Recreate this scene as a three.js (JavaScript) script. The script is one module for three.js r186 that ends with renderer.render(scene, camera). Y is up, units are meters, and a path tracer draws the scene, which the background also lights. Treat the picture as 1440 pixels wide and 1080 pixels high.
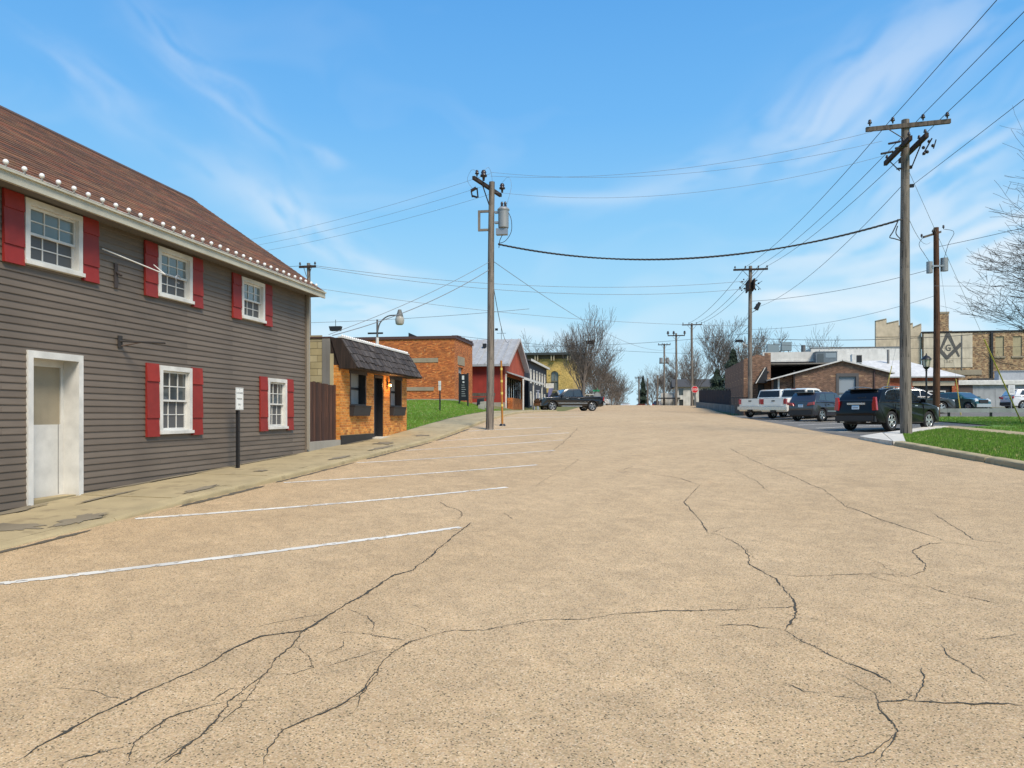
import * as THREE from 'three';
import { mergeGeometries, toCreasedNormals } from 'three/addons/utils/BufferGeometryUtils.js';
import { TextGeometry } from 'three/addons/geometries/TextGeometry.js';
import { FontLoader } from 'three/addons/loaders/FontLoader.js';

// ---------------------------------------------------------------- camera, sky, sun, exposure
// world: x to the right across the street, z = -D where D runs up the street, y up, metres
const scene = new THREE.Scene();
const camera = new THREE.PerspectiveCamera(53.13, 4 / 3, 0.1, 6000);
camera.position.set(0, 1.65, 0);
camera.rotation.y = Math.atan(180 / 1080);
camera.setViewOffset(1440, 1080, 0, -43, 1440, 1080);
const renderer = new THREE.WebGLRenderer({ antialias: true });
renderer.toneMapping = THREE.LinearToneMapping;
renderer.toneMappingExposure = 1.55;
renderer.shadowMap.enabled = true;
const SKY_GAIN = 0.66;
const sun = new THREE.DirectionalLight(new THREE.Color(1, 0.9, 0.75), 3.1);
sun.position.set(42, 78, 48);
sun.target.position.set(0, 0, -40);
sun.position.add(sun.target.position);
sun.castShadow = true;
sun.shadow.radius = 40;
sun.shadow.mapSize.set(4096, 4096);
Object.assign(sun.shadow.camera, { left: -90, right: 90, top: 90, bottom: -90, near: 1, far: 320 });
scene.add(sun, sun.target);

// ---------------------------------------------------------------- random numbers and noise
function rng(seed) { let s = seed >>> 0; return () => { s = (s + 0x6D2B79F5) >>> 0; let t = s; t = Math.imul(t ^ (t >>> 15), t | 1); t ^= t + Math.imul(t ^ (t >>> 7), t | 61); return ((t ^ (t >>> 14)) >>> 0) / 4294967296; }; }
function hash2(x, y, s) { let h = Math.imul(x | 0, 374761393) + Math.imul(y | 0, 668265263) + Math.imul(s | 0, 974634777); h = Math.imul(h ^ (h >>> 13), 1274126177); return ((h ^ (h >>> 16)) >>> 0) / 4294967296; }
const md = (a, n) => ((a % n) + n) % n;
function vnoise(x, y, per, s) { // value noise, tileable with period per (0: not tileable)
  const xi = Math.floor(x), yi = Math.floor(y), fx = x - xi, fy = y - yi;
  const u = fx * fx * (3 - 2 * fx), v = fy * fy * (3 - 2 * fy);
  const w = (a) => (per ? md(a, per) : a);
  const a = hash2(w(xi), w(yi), s), b = hash2(w(xi + 1), w(yi), s), c = hash2(w(xi), w(yi + 1), s), d = hash2(w(xi + 1), w(yi + 1), s);
  return a + (b - a) * u + (c - a) * v + (a - b - c + d) * u * v;
}
function fbm(x, y, per, s, oct = 4) { let a = 0, w = 0.5, t = 0; for (let i = 0; i < oct; i++) { a += w * vnoise(x, y, per, s + i * 17); t += w; x *= 2; y *= 2; per *= 2; w *= 0.5; } return a / t; }
const clamp = (x, a = 0, b = 1) => Math.min(b, Math.max(a, x));
const sm = (a, b, x) => { const t = clamp((x - a) / (b - a)); return t * t * (3 - 2 * t); };
const lerp = (a, b, t) => a + (b - a) * t;

// ---------------------------------------------------------------- the sky: blue air with cirrus
{
  const W = 2048, Hh = 1024, data = new Float32Array(W * Hh * 4), DEG = 180 / Math.PI;
  const toLin = (c) => c.map((v) => Math.pow(v / 255, 2.2));
  const stops = [[0, [205, 236, 250]], [3, [196, 233, 251]], [8, [168, 220, 249]], [14, [138, 201, 247]], [21, [112, 181, 242]], [30, [92, 162, 231]], [50, [74, 142, 216]], [90, [62, 128, 204]]].map(([e, c]) => [e, toLin(c)]);
  const cloud = toLin([243, 248, 253]);
  const az0 = Math.atan(180 / 1080) * DEG; // compass bearing 0 = camera heading
  // streaks of cirrus: bearing, elevation (deg), tilt (deg), half length, half width, density
  const streaks = [[-30.2, 20.2, -44, 3.6, 1.3, .24], [-22.3, 21.6, -45, 4.6, 1.5, .26], [-16.6, 13.6, -22, 7.5, 1.5, .5], [-15.5, 18.6, -8, 1.8, .5, .3], [4.2, 15.7, -2, 5, .55, .28], [25.2, 21, 27, 8, 2.6, .5], [30, 15, 34, 7, 2.0, .6], [22, 11.2, 8, 8, 1.5, .42], [31, 9.8, 8, 7, 2.4, 1.0], [-11.3, 7.2, -4, 8, 1.2, .55], [19.4, 7.3, -10, 3.5, .9, .8], [-8, 10.2, -14, 4, .8, .4], [12, 16.5, 14, 7, 1.2, .22], [0, 5, 2, 9, .8, .4], [28, 6.4, 0, 8, 1.8, .9], [-20, 5.2, 3, 9, 1.0, .5],
    [70, 24, 30, 12, 3, .5], [110, 18, -20, 14, 3, .5], [150, 30, 15, 12, 3, .45], [-70, 22, -30, 12, 3, .5], [-115, 26, 20, 14, 3, .5], [-160, 16, -10, 14, 3, .5]];
  for (let j = 0; j < Hh; j++) {
    const el = ((j + 0.5) / Hh - 0.5) * 180;
    for (let i = 0; i < W; i++) {
      const phi = ((i + 0.5) / W - 0.5) * 2 * Math.PI, k = (j * W + i) * 4;
      // direction (cos phi, ., sin phi); bearing clockwise from the camera's heading
      let az = Math.atan2(Math.cos(phi), -Math.sin(phi)) * DEG + az0; if (az > 180) az -= 360;
      let c;
      if (el < 0) c = el > -1 ? stops[0][1] : [0.2, 0.18, 0.15];
      else {
        let n = 0; while (n < stops.length - 2 && stops[n + 1][0] < el) n++;
        const t = clamp((el - stops[n][0]) / (stops[n + 1][0] - stops[n][0]));
        c = stops[n][1].map((v, q) => lerp(v, stops[n + 1][1][q], t));
        const w1 = fbm(az * .09 + 40, el * .16 + 3, 0, 5, 3) - .5, w2 = fbm(az * .09 + 9, el * .16 + 70, 0, 11, 3) - .5;
        const X = az + w1 * 6, Y = el + w2 * 3.5;
        let d = 0;
        for (const [sa, se, ti, sl, sw, st] of streaks) {
          const dx = (X - sa) * Math.cos(el / DEG), dy = Y - se, ca = Math.cos(ti / DEG), sn = Math.sin(ti / DEG);
          const a = (dx * ca + dy * sn) / sl, b = (-dx * sn + dy * ca) / sw, q = a * a + b * b;
          if (q < 6) { const fib = fbm((dx * ca + dy * sn) * .34 + sa, (-dx * sn + dy * ca) * 1.5 + w1 * 5, 0, 31, 5); d += st * Math.exp(-q * 1.1) * clamp(fib * 2.8 - .7); }
        }
        const veil = clamp(fbm(az * .05 + el * .05 + w1 * 2, el * .22 - az * .035 + w2 * 2, 0, 77, 5) * 2.2 - 1.15) * .32 * sm(40, 5, el);
        d = clamp(1 - Math.exp(-(d * 1.0 + veil)));
        c = c.map((v, q) => lerp(v, cloud[q], d));
      }
      data[k] = c[0] * SKY_GAIN; data[k + 1] = c[1] * SKY_GAIN; data[k + 2] = c[2] * SKY_GAIN; data[k + 3] = 1;
    }
  }
  const sky = new THREE.DataTexture(data, W, Hh, THREE.RGBAFormat, THREE.FloatType);
  sky.mapping = THREE.EquirectangularReflectionMapping; sky.magFilter = sky.minFilter = THREE.LinearFilter; sky.wrapS = THREE.RepeatWrapping; sky.needsUpdate = true;
  scene.background = sky; scene.environment = sky;
}

// ---------------------------------------------------------------- textures
function tex(n, m, fn, rx = 1, ry = rx, colour = true) { // fn(u, v, i, j) -> [r, g, b] 0..255 sRGB
  const d = new Uint8Array(n * m * 4);
  for (let j = 0; j < m; j++) for (let i = 0; i < n; i++) { const c = fn(i / n, j / m, i, j), k = (j * n + i) * 4; for (let q = 0; q < 3; q++) d[k + q] = clamp(c[q], 0, 255); d[k + 3] = 255; }
  const t = new THREE.DataTexture(d, n, m); if (colour) t.colorSpace = THREE.SRGBColorSpace;
  t.wrapS = t.wrapT = THREE.RepeatWrapping; t.magFilter = THREE.LinearFilter; t.minFilter = THREE.LinearMipmapLinearFilter; t.generateMipmaps = true; t.repeat.set(1 / rx, 1 / ry); t.needsUpdate = true; return t;
}
const grey = (v) => [v, v, v];
const mixc = (a, b, t) => [lerp(a[0], b[0], t), lerp(a[1], b[1], t), lerp(a[2], b[2], t)];
const mul = (a, k) => [a[0] * k, a[1] * k, a[2] * k];
// chip-seal: pale tan and pink stone chips in a tan binder with dark pits
const chipH = new Float32Array(1536 * 1536);
const roadTex = (() => {
  const N = 1536, cell = 4, cn = Math.floor(N / cell); const R = rng(5);
  return tex(N, N, (u, v, i, j) => {
    const gx = i / N * cn, gy = j / N * cn; let best = 9, id = 0, b2 = 9;
    for (let a = -1; a <= 1; a++) for (let b = -1; b <= 1; b++) {
      const cx = Math.floor(gx) + a, cy = Math.floor(gy) + b, wx = md(cx, cn), wy = md(cy, cn);
      const dx = cx + hash2(wx, wy, 1) - gx, dy = cy + hash2(wx, wy, 2) - gy, d = dx * dx + dy * dy;
      if (d < best) { b2 = best; best = d; id = wx * 4096 + wy; } else if (d < b2) b2 = d;
    }
    const h = hash2(id, 7, 3), e = Math.sqrt(b2) - Math.sqrt(best);
    let c = h < .5 ? [196, 164, 124] : h < .66 ? [202, 168, 132] : h < .75 ? [212, 184, 150] : h < .86 ? [188, 152, 112] : h < .925 ? [164, 140, 104] : h < .97 ? [128, 110, 80] : [84, 74, 54];
    const lo = fbm(u * 6, v * 6, 6, 21, 4), lo2 = fbm(u * 24, v * 24, 24, 61, 3);
    c = mul(c, .91 + .16 * hash2(id, 9, 5) + (lo - .5) * .1 + (lo2 - .5) * .13);
    const pit = sm(.15, .0, e) * (.12 + .42 * Math.pow(hash2(id, 3, 8), 2)); chipH[j * N + i] = (1 - pit) * (0.7 + .3 * h);
    return mixc(c, [118, 102, 82], pit);
  }, 3.1);
})();
const roadBump = tex(1536, 1536, (u, v, i, j) => grey(chipH[j * 1536 + i] * 255), 3.1, 3.1, false);
const concTex = tex(768, 768, (u, v, i, j) => { const a = fbm(u * 5, v * 5, 5, 3, 5), b = hash2(i, j, 4), s = fbm(u * 14, v * 14, 14, 33, 3); let c = mul([178, 164, 132], .86 + .24 * a + .08 * (b - .5)); if (s > .66) c = mixc(c, [126, 113, 90], (s - .66) * 2.6); if (b > .985) c = mul(c, .72); return c; }, 3);
const grassTex = tex(1024, 1024, (u, v, i, j) => { const a = fbm(u * 8, v * 8, 8, 3, 4), b = vnoise(u * 256, v * 256, 256, 9), b3 = vnoise(u * 512, v * 128, 128, 19); let c = mixc([74, 112, 24], [124, 160, 44], clamp(a * .7 + b * .5 - .1)); if (b3 > .8) c = mixc(c, [158, 150, 84], (b3 - .8) * 2.4); return mul(c, .8 + .3 * b3); }, 3.2);
const dirtTex = tex(512, 512, (u, v, i, j) => { const a = fbm(u * 6, v * 6, 6, 43, 5), b = hash2(i, j, 2); return mul(mixc([120, 112, 74], [98, 108, 52], sm(.4, .62, a)), .85 + .25 * b); }, 5);
const asphTex = tex(768, 768, (u, v, i, j) => { const a = fbm(u * 5, v * 5, 5, 13, 5), b = hash2(i >> 1, j >> 1, 4); let c = mul([112, 110, 108], .84 + .22 * a + .2 * (b - .5)); if (b > .95) c = mul(c, 1.25); return c; }, 3);
function brickTex(pal, mortar, seed, wear) { return tex(800, 780, (u, v, i, j) => {
  const row = Math.floor(v * 26), y = v * 26 - row, off = row % 2 ? .5 : 0, cx = Math.floor(u * 10 + off), x = u * 10 + off - cx, id = md(cx, 10);
  const h = hash2(id, row, seed), n = fbm(u * 40, v * 80, 40, seed, 2), lo = fbm(u * 3, v * 3, 3, seed + 9, 4);
  const joint = (y < .12 || x < .045) ? 1 : 0; let c = pal[Math.floor(h * pal.length)]; c = mul(c, .82 + .2 * hash2(id, row, seed + 3) + .22 * (n - .5) + .25 * (lo - .5));
  if (fbm(u * 9, v * 9, 9, seed + 4, 3) > wear) c = mixc(c, [222, 190, 140], .45);
  return joint ? mul(mortar, .9 + .25 * n) : c; }, 2, 1.95); }
function brickBump() { return tex(800, 780, (u, v) => { const row = Math.floor(v * 26), y = v * 26 - row, off = row % 2 ? .5 : 0, x = md(u * 10 + off, 1); return grey((y < .12 || x < .045) ? 40 : 190 + 60 * vnoise(u * 200, v * 200, 200, 4)); }, 2, 1.95, false); }
const bBump = brickBump();
const brickOrange = brickTex([[218, 142, 62], [206, 128, 52], [224, 156, 76], [190, 114, 48], [214, 136, 56]], [196, 154, 96], 3, .78);
const brickRust = brickTex([[196, 112, 54], [184, 100, 47], [206, 124, 62], [168, 90, 44]], [166, 118, 78], 8, .79);
const brickBrown = brickTex([[130, 97, 78], [114, 85, 69], [140, 108, 88], [106, 80, 67], [122, 91, 72]], [140, 122, 104], 15, .78);
const brickRed = brickTex([[176, 88, 54], [160, 76, 48], [184, 98, 62]], [150, 112, 84], 22, .76);
const brickOld = brickTex([[150, 122, 92], [126, 98, 74], [168, 138, 104], [140, 104, 76], [176, 150, 116]], [160, 146, 118], 29, .6);
const brickYellow = brickTex([[206, 178, 104], [196, 168, 96], [214, 186, 112]], [190, 164, 104], 35, .8);
const sidingTex = tex(512, 256, (u, v, i, j) => { const n = fbm(u * 4, v * 30, 4, 3, 3), m = fbm(u * 3, v * 3, 3, 8, 4); return grey(228 + 26 * (n - .5) + 34 * (m - .5)); }, 2.2, .9);
const shingleTex = tex(1024, 1024, (u, v, i, j) => { const row = Math.floor(v * 28), o = hash2(row, 3, 4), x = u * 14 + o, t = Math.floor(x), h = hash2(md(t, 14), row, 6), g = hash2(i >> 1, j >> 1, 2), n = fbm(u * 5, v * 5, 5, 77, 4); const p = [[134, 92, 66], [118, 84, 62], [146, 104, 76], [108, 80, 62], [128, 96, 70], [138, 88, 62]]; let c = mul(p[Math.floor(h * 6)], .72 + .42 * g + .55 * (n - .5)); if (x - t < .03) c = mul(c, .75); return c; }, 4.2, 4.2);
const woodTex = tex(256, 1024, (u, v, i, j) => { const n = fbm(u * 24, v * 5, 0, 3, 4), m = fbm(u * 6, v * 3, 0, 13, 3), s = fbm(u * 60, v * 6, 0, 23, 2); let k = .72 + .45 * n + .25 * (m - .5); if (s > .68) k *= .62; return mul([158, 149, 139], k); }, .8, 3);
const shakeTex = tex(256, 256, (u, v) => { const n = fbm(u * 30, v * 3, 0, 3, 3), m = fbm(u * 5, v * 4, 0, 9, 3); return mul([214, 206, 200], .55 + .6 * n + .3 * (m - .5)); }, .5, .6);
const fenceTex = tex(256, 512, (u, v) => { const n = fbm(u * 30, v * 4, 0, 3, 4), m = fbm(u * 4, v * 3, 0, 9, 4); return mul([232, 214, 200], .5 + .55 * n + .5 * (m - .4)); }, .6, 2);
const speckTex = tex(512, 512, (u, v, i, j) => { const n = fbm(u * 8, v * 8, 8, 3, 5), b = hash2(i, j, 7); return grey(222 + 46 * (n - .5) + 14 * (b - .5)); }, 1.6);
const stainTex = tex(512, 512, (u, v, i, j) => { const n = fbm(u * 5, v * 5, 5, 53, 5), b = hash2(i, j, 7), s = fbm(u * 20, v * 3, 3, 5, 4); return grey(222 + 52 * (n - .5) + 14 * (b - .5) + 22 * (s - .5)); }, 3);

// ---------------------------------------------------------------- materials
const rgb = (h) => new THREE.Color(h);
function mat(color, rough = .8, o = {}) { const m = new (o.physical ? THREE.MeshPhysicalMaterial : THREE.MeshStandardMaterial)(); delete o.physical; m.color = Array.isArray(color) ? new THREE.Color().setRGB(...color) : rgb(color); m.roughness = rough; for (const k in o) m[k] = o[k]; return m; }
const WHITE = [1, 1, 1];
const M = {
  road: mat([.96, 1.0, .985], .93, { map: roadTex, bumpMap: roadBump, bumpScale: .003, vertexColors: true }),
  crack: mat([.055, .048, .034], .95), gutter: mat([.15, .125, .085], .95, { map: stainTex }), paint: mat([.96, .91, .79], .75, { map: stainTex }),
  conc: mat([.86, .82, .73], .9, { map: concTex }), concW: mat([.8, .75, .64], .85, { map: speckTex }), kerb: mat([.9, .86, .76], .9, { map: concTex }),
  grass: mat(WHITE, .95, { map: grassTex }), dirt: mat(WHITE, .97, { map: dirtTex }), asph: mat([1, .95, .84], .92, { map: asphTex }),
  siding: [[.186, .146, .11], [.172, .134, .1], [.198, .156, .118]].map((c) => mat(c, .62, { map: sidingTex })),
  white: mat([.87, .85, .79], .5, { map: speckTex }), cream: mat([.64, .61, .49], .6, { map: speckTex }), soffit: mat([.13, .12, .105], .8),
  shutter: [[.36, .024, .016], [.32, .026, .018], [.39, .03, .017]].map((c) => mat(c, .6, { map: speckTex })),
  shingle: mat([.74, .68, .56], .92, { map: shingleTex }), ridge: mat([.12, .07, .05], .9, { map: speckTex }),
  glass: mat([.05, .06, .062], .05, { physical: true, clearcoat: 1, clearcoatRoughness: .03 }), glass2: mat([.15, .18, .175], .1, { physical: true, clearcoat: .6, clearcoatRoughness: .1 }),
  screen: mat([.085, .085, .085], .55), curtain: mat([.42, .42, .40], .8, { map: stainTex }), frost: mat([.40, .34, .235], .6, { map: stainTex }),
  black: mat([.012, .012, .014], .5), blackM: mat([.02, .02, .022], .35, { metalness: .3 }), rubber: mat([.016, .016, .017], .85),
  bOrange: mat(WHITE, .9, { map: brickOrange, bumpMap: bBump, bumpScale: .006 }), bRust: mat(WHITE, .9, { map: brickRust, bumpMap: bBump, bumpScale: .006 }),
  bBrown: mat(WHITE, .9, { map: brickBrown, bumpMap: bBump, bumpScale: .006 }), bRed: mat(WHITE, .9, { map: brickRed, bumpMap: bBump, bumpScale: .006 }),
  bOld: mat(WHITE, .95, { map: brickOld, bumpMap: bBump, bumpScale: .008 }), bYellow: mat(WHITE, .9, { map: brickYellow, bumpMap: bBump, bumpScale: .006 }),
  block: [[.56, .47, .26], [.52, .43, .235], [.60, .51, .30], [.49, .42, .26]].map((c) => mat(c, .9, { map: stainTex })), mortar: mat([.16, .14, .10], .95), greyB: mat([.27, .26, .24], .9, { map: stainTex }),
  fence: [[.105, .05, .034], [.085, .042, .03], [.125, .062, .042], [.075, .038, .03]].map((c) => mat(c, .85, { map: fenceTex })),
  shake: [[.125, .11, .105], [.09, .08, .078], [.16, .145, .14], [.07, .06, .058], [.11, .092, .084]].map((c) => mat(c, .9, { map: shakeTex })),
  darkwood: mat([.05, .036, .03], .85, { map: fenceTex }),
  stone: mat([.40, .34, .24], .9, { map: stainTex }), coping: mat([.075, .04, .036], .7), foundation: mat([.42, .39, .33], .95, { map: stainTex }),
  redwall: mat([.4, .042, .028], .75, { map: stainTex }), redgable: mat([.5, .085, .03], .75, { map: stainTex }), metalroof: mat([.5, .49, .47], .5, { metalness: .05, map: speckTex }),
  navy: mat([.035, .04, .055], .7, { map: sidingTex }), pole: mat([.62, .60, .58], .92, { map: woodTex, bumpMap: woodTex, bumpScale: .006 }), poleBrown: mat([.3, .15, .085], .92, { map: woodTex, bumpMap: woodTex, bumpScale: .006 }),
  arm: mat([.36, .33, .31], .92, { map: woodTex }), armDark: mat([.12, .085, .075], .92, { map: woodTex }), steel: mat([.34, .35, .36], .45, { metalness: .7 }), galv: mat([.42, .43, .43], .5, { metalness: .4, map: stainTex }),
  insul: mat([.035, .024, .022], .25), wire: mat([.03, .03, .032], .6), wireGrey: mat([.2, .21, .22], .5),
  yellow: mat([.66, .52, .12], .6), orange: mat([.55, .22, .03], .7, { map: stainTex }), whiteRoof: mat([.8, .78, .74], .6, { map: speckTex }), whiteWall: mat([.82, .80, .74], .85, { map: stainTex }),
  tan: mat([.70, .58, .41], .9, { map: stainTex }), muralCream: mat([.74, .65, .49], .9, { map: stainTex }), muralGrey: mat([.13, .125, .115], .9, { map: stainTex }), lightgrey: mat([.45, .47, .49], .7, { map: stainTex }),
  bark: mat([.135, .112, .095], .95), bark2: mat([.19, .158, .13], .95), bark3: mat([.15, .122, .1], .95), barkDark: mat([.085, .07, .06], .95), needle: mat([.022, .04, .02], .95), green: mat([.01, .22, .09], .5), stopred: mat([.62, .015, .02], .45),
};
for (const k of ['conc', 'concW', 'kerb']) { M[k].bumpMap = concTex; M[k].bumpScale = .004; }

// ---------------------------------------------------------------- lie of the land
const KD = [-20, 0, 5, 10, 15, 20, 25, 30, 35, 42, 50, 60, 70, 85, 100, 112, 135, 170, 230, 330];
const PL = [-2.0, -1.6, -1.5, -1.35, -1.2, -1.03, -.84, -.52, -.22, .05, .15, .24, .34, .78, 1.2, 1.26, .9, -.4, -3, -5];
const PM = [-2.0, -1.65, -1.58, -1.44, -1.23, -1.03, -.83, -.63, -.43, -.14, .06, .2, .34, .78, 1.2, 1.27, .9, -.4, -3, -5];
const PR = [-1.9, -1.5, -1.36, -1.2, -1.04, -.93, -.82, -.72, -.61, -.46, -.31, -.14, .18, .7, 1.12, 1.22, .9, -.4, -3, -5];
function herm(P, d) {
  d = clamp(d, KD[0], KD[KD.length - 1] - 1e-6); let i = 0; while (KD[i + 1] <= d) i++;
  const tn = (j) => (j <= 0 || j >= KD.length - 1 ? 0 : (P[j + 1] - P[j - 1]) / (KD[j + 1] - KD[j - 1])), h = KD[i + 1] - KD[i], t = (d - KD[i]) / h, t2 = t * t, t3 = t2 * t;
  return (2 * t3 - 3 * t2 + 1) * P[i] + (t3 - 2 * t2 + t) * h * tn(i) + (3 * t2 - 2 * t3) * P[i + 1] + (t3 - t2) * h * tn(i + 1);
}
function H(x, d) {
  const l = herm(PL, d), m = herm(PM, d), r = herm(PR, d), t = clamp(x / 6.85, -1, 1);
  let y = m + (r - l) / 2 * t + ((r + l) / 2 - m) * t * t;
  y += .6 * sm(-8.6, -12, x) * sm(28, 42, d) * (1 - sm(75, 100, d)) + .3 * sm(7.5, 14, x) * sm(45, 60, d) * (1 - sm(75, 100, d));
  return y + 1.65;
}

// ---------------------------------------------------------------- building helpers
const used = new Map();
function numbered(n) { const k = used.get(n) || 0; used.set(n, k + 1); return k ? `${n}_${String(k).padStart(3, '0')}` : n; }
function shade(o) { o.castShadow = true; o.receiveShadow = true; return o; }
function thing(name, label, category, x, y, d, turn = 0, group) { const o = new THREE.Group(); o.name = numbered(name); o.position.set(x, y, -d); o.rotation.y = turn; o.userData = { label, category }; if (group) o.userData.group = group; scene.add(o); return o; }
function tag(o, label, category, group) { o.userData = { label, category }; if (group) o.userData.group = group; return o; }
function org(o) { let x = 0, y = 0, z = 0; while (o && o !== scene) { x += o.position.x; y += o.position.y; z += o.position.z; o = o.parent; } return [x, y, z]; }
function put(parent, name, geo, m, x = 0, y = 0, z = 0) { const o = shade(new THREE.Mesh(geo, m)); o.name = parent === scene ? numbered(name) : name; o.position.set(x, y, z); parent.add(o); return o; }
function struct(name, geo, m) { const o = put(scene, name, geo, m); o.userData = { kind: 'structure' }; return o; }
function uvm(g, ox = 0, oy = 0, oz = 0) { // uv in metres, chosen by the way a face points
  if (g.index) g = g.toNonIndexed(); const p = g.attributes.position, uv = new Float32Array(p.count * 2);
  for (let i = 0; i < p.count; i += 3) {
    const a = new THREE.Vector3().fromBufferAttribute(p, i), b = new THREE.Vector3().fromBufferAttribute(p, i + 1), c = new THREE.Vector3().fromBufferAttribute(p, i + 2);
    const n = b.clone().sub(a).cross(c.clone().sub(a)), X = Math.abs(n.x), Y = Math.abs(n.y), Z = Math.abs(n.z);
    for (let k = 0; k < 3; k++) { const x = p.getX(i + k) + ox, y = p.getY(i + k) + oy, z = p.getZ(i + k) + oz; const q = X > Y && X >= Z ? [z, y] : Y > Z ? [x, z] : [x, y]; uv[(i + k) * 2] = q[0]; uv[(i + k) * 2 + 1] = q[1]; }
  }
  g.setAttribute('uv', new THREE.BufferAttribute(uv, 2)); return g;
}
const boxes = new Map();
function bg(w, h, d, v = 0) { const k = [w, h, d].map((q) => q.toFixed(3)).join() + ',' + v; if (!boxes.has(k)) boxes.set(k, uvm(new THREE.BoxGeometry(w, h, d), v * 1.37, v * .71, v * 2.13)); return boxes.get(k); }
// box between world bounds (x, y, D), as a child of an unturned parent
function box(parent, name, m, x0, x1, y0, y1, d0, d1, v = 0) { const [ox, oy, oz] = parent === scene ? [0, 0, 0] : org(parent); return put(parent, name, bg(Math.abs(x1 - x0), Math.abs(y1 - y0), Math.abs(d1 - d0), v), m, (x0 + x1) / 2 - ox, (y0 + y1) / 2 - oy, -(d0 + d1) / 2 - oz); }
function bgeo(x0, x1, y0, y1, d0, d1) { const g = new THREE.BoxGeometry(Math.abs(x1 - x0), Math.abs(y1 - y0), Math.abs(d1 - d0)); g.translate((x0 + x1) / 2, (y0 + y1) / 2, -(d0 + d1) / 2); return g.toNonIndexed(); }
function strip(g) { for (const k of Object.keys(g.attributes)) if (!['position', 'normal', 'uv'].includes(k)) g.deleteAttribute(k); return g; }
function merge(list) { return mergeGeometries(list.map((g) => strip(g.index ? g.toNonIndexed() : g)), false); }
// geometry in world coordinates made a child of an unturned parent
function world(parent, name, geo, m, keepuv) { const [ox, oy, oz] = parent === scene ? [0, 0, 0] : org(parent); let g = keepuv ? geo : uvm(geo); g.translate(-ox, -oy, -oz); return put(parent, name, g, m); }
function boxesW(parent, name, m, list) { return world(parent, name, merge(list.map((b) => bgeo(...b))), m); }
// wall across the street's line (faces +x) or along D; openings are [a0, a1, y0, y1]
function wallGeo(axis, f0, f1, a0, a1, y0, y1, holes = []) {
  const cuts = [...new Set([a0, a1, ...holes.flatMap((h) => [h[0], h[1]])])].filter((v) => v >= a0 && v <= a1).sort((p, q) => p - q), out = [];
  for (let i = 0; i + 1 < cuts.length; i++) {
    const s = cuts[i], e = cuts[i + 1], mid = (s + e) / 2; let y = y0;
    for (const h of holes.filter((h) => h[0] < mid && h[1] > mid).sort((p, q) => p[2] - q[2])) { if (h[2] > y) out.push([s, e, y, h[2]]); y = Math.max(y, h[3]); }
    if (y < y1) out.push([s, e, y, y1]);
  }
  return merge(out.map(([s, e, b, t]) => axis === 'x' ? bgeo(f0, f1, b, t, s, e) : bgeo(s, e, b, t, f0, f1)));
}
function prism(pts, z0, z1) { // polygon in (x, y) swept along D
  const s = new THREE.Shape(pts.map((p) => new THREE.Vector2(...p))); const g = new THREE.ExtrudeGeometry(s, { depth: z1 - z0, bevelEnabled: false }); g.translate(0, 0, -z1); return g.toNonIndexed();
}
function prismX(pts, x0, x1) { // polygon in (D, y) swept along x
  const s = new THREE.Shape(pts.map((p) => new THREE.Vector2(...p))); const g = new THREE.ExtrudeGeometry(s, { depth: x1 - x0, bevelEnabled: false }); g.rotateY(Math.PI / 2); g.translate(x0, 0, 0); return g.toNonIndexed();
}
function quad(a, b, c, d, th) { // thin slab from four corners (x, y, D), counter-clockwise from outside, thickness inwards
  const P = [a, b, c, d].map((p) => new THREE.Vector3(p[0], p[1], -p[2])), n = P[1].clone().sub(P[0]).cross(P[2].clone().sub(P[0])).normalize().multiplyScalar(-th), Q = P.map((p) => p.clone().add(n)), v = [];
  const f = (i, j, k, l) => v.push(...[i, j, k, i, k, l].flatMap((p) => [p.x, p.y, p.z]));
  f(P[0], P[1], P[2], P[3]); f(Q[3], Q[2], Q[1], Q[0]); for (let i = 0; i < 4; i++) { const j = (i + 1) % 4; f(P[j], P[i], Q[i], Q[j]); }
  const g = new THREE.BufferGeometry(); g.setAttribute('position', new THREE.Float32BufferAttribute(v, 3)); g.setAttribute('uv', new THREE.Float32BufferAttribute(new Array(v.length / 3 * 2).fill(0), 2)); g.computeVertexNormals(); return g;
}
function rod(a, b, r, r2 = r, seg = 6) { // a, b as (x, y, D)
  const A = new THREE.Vector3(a[0], a[1], -a[2]), B = new THREE.Vector3(b[0], b[1], -b[2]), d = B.clone().sub(A), g = new THREE.CylinderGeometry(r2, r, d.length(), seg);
  g.applyQuaternion(new THREE.Quaternion().setFromUnitVectors(new THREE.Vector3(0, 1, 0), d.clone().normalize())); g.translate((A.x + B.x) / 2, (A.y + B.y) / 2, (A.z + B.z) / 2); return g.toNonIndexed();
}
function tube(pts, r, n = 24, seg = 5) { return new THREE.TubeGeometry(new THREE.CatmullRomCurve3(pts.map((p) => new THREE.Vector3(p[0], p[1], -p[2]))), n, r, seg, false).toNonIndexed(); }
function ball(x, y, d, r, seg = 8) { const g = new THREE.SphereGeometry(r, seg, Math.max(5, seg - 2)); g.translate(x, y, -d); return g.toNonIndexed(); }
function canvasTex(w, h, draw) { const c = document.createElement('canvas'); c.width = w; c.height = h; const x = c.getContext('2d'); draw(x, w, h); const t = new THREE.CanvasTexture(c); t.colorSpace = THREE.SRGBColorSpace; return t; }
function plate(w, h, th, t, rough = .5) { // flat printed plate facing +z: print on the front, plain behind
  const g = new THREE.BoxGeometry(w, h, th); const m = mat(WHITE, rough, { map: t }), b = mat([.5, .5, .5], .6); return [g, [b, b, b, b, m, b]];
}

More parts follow.
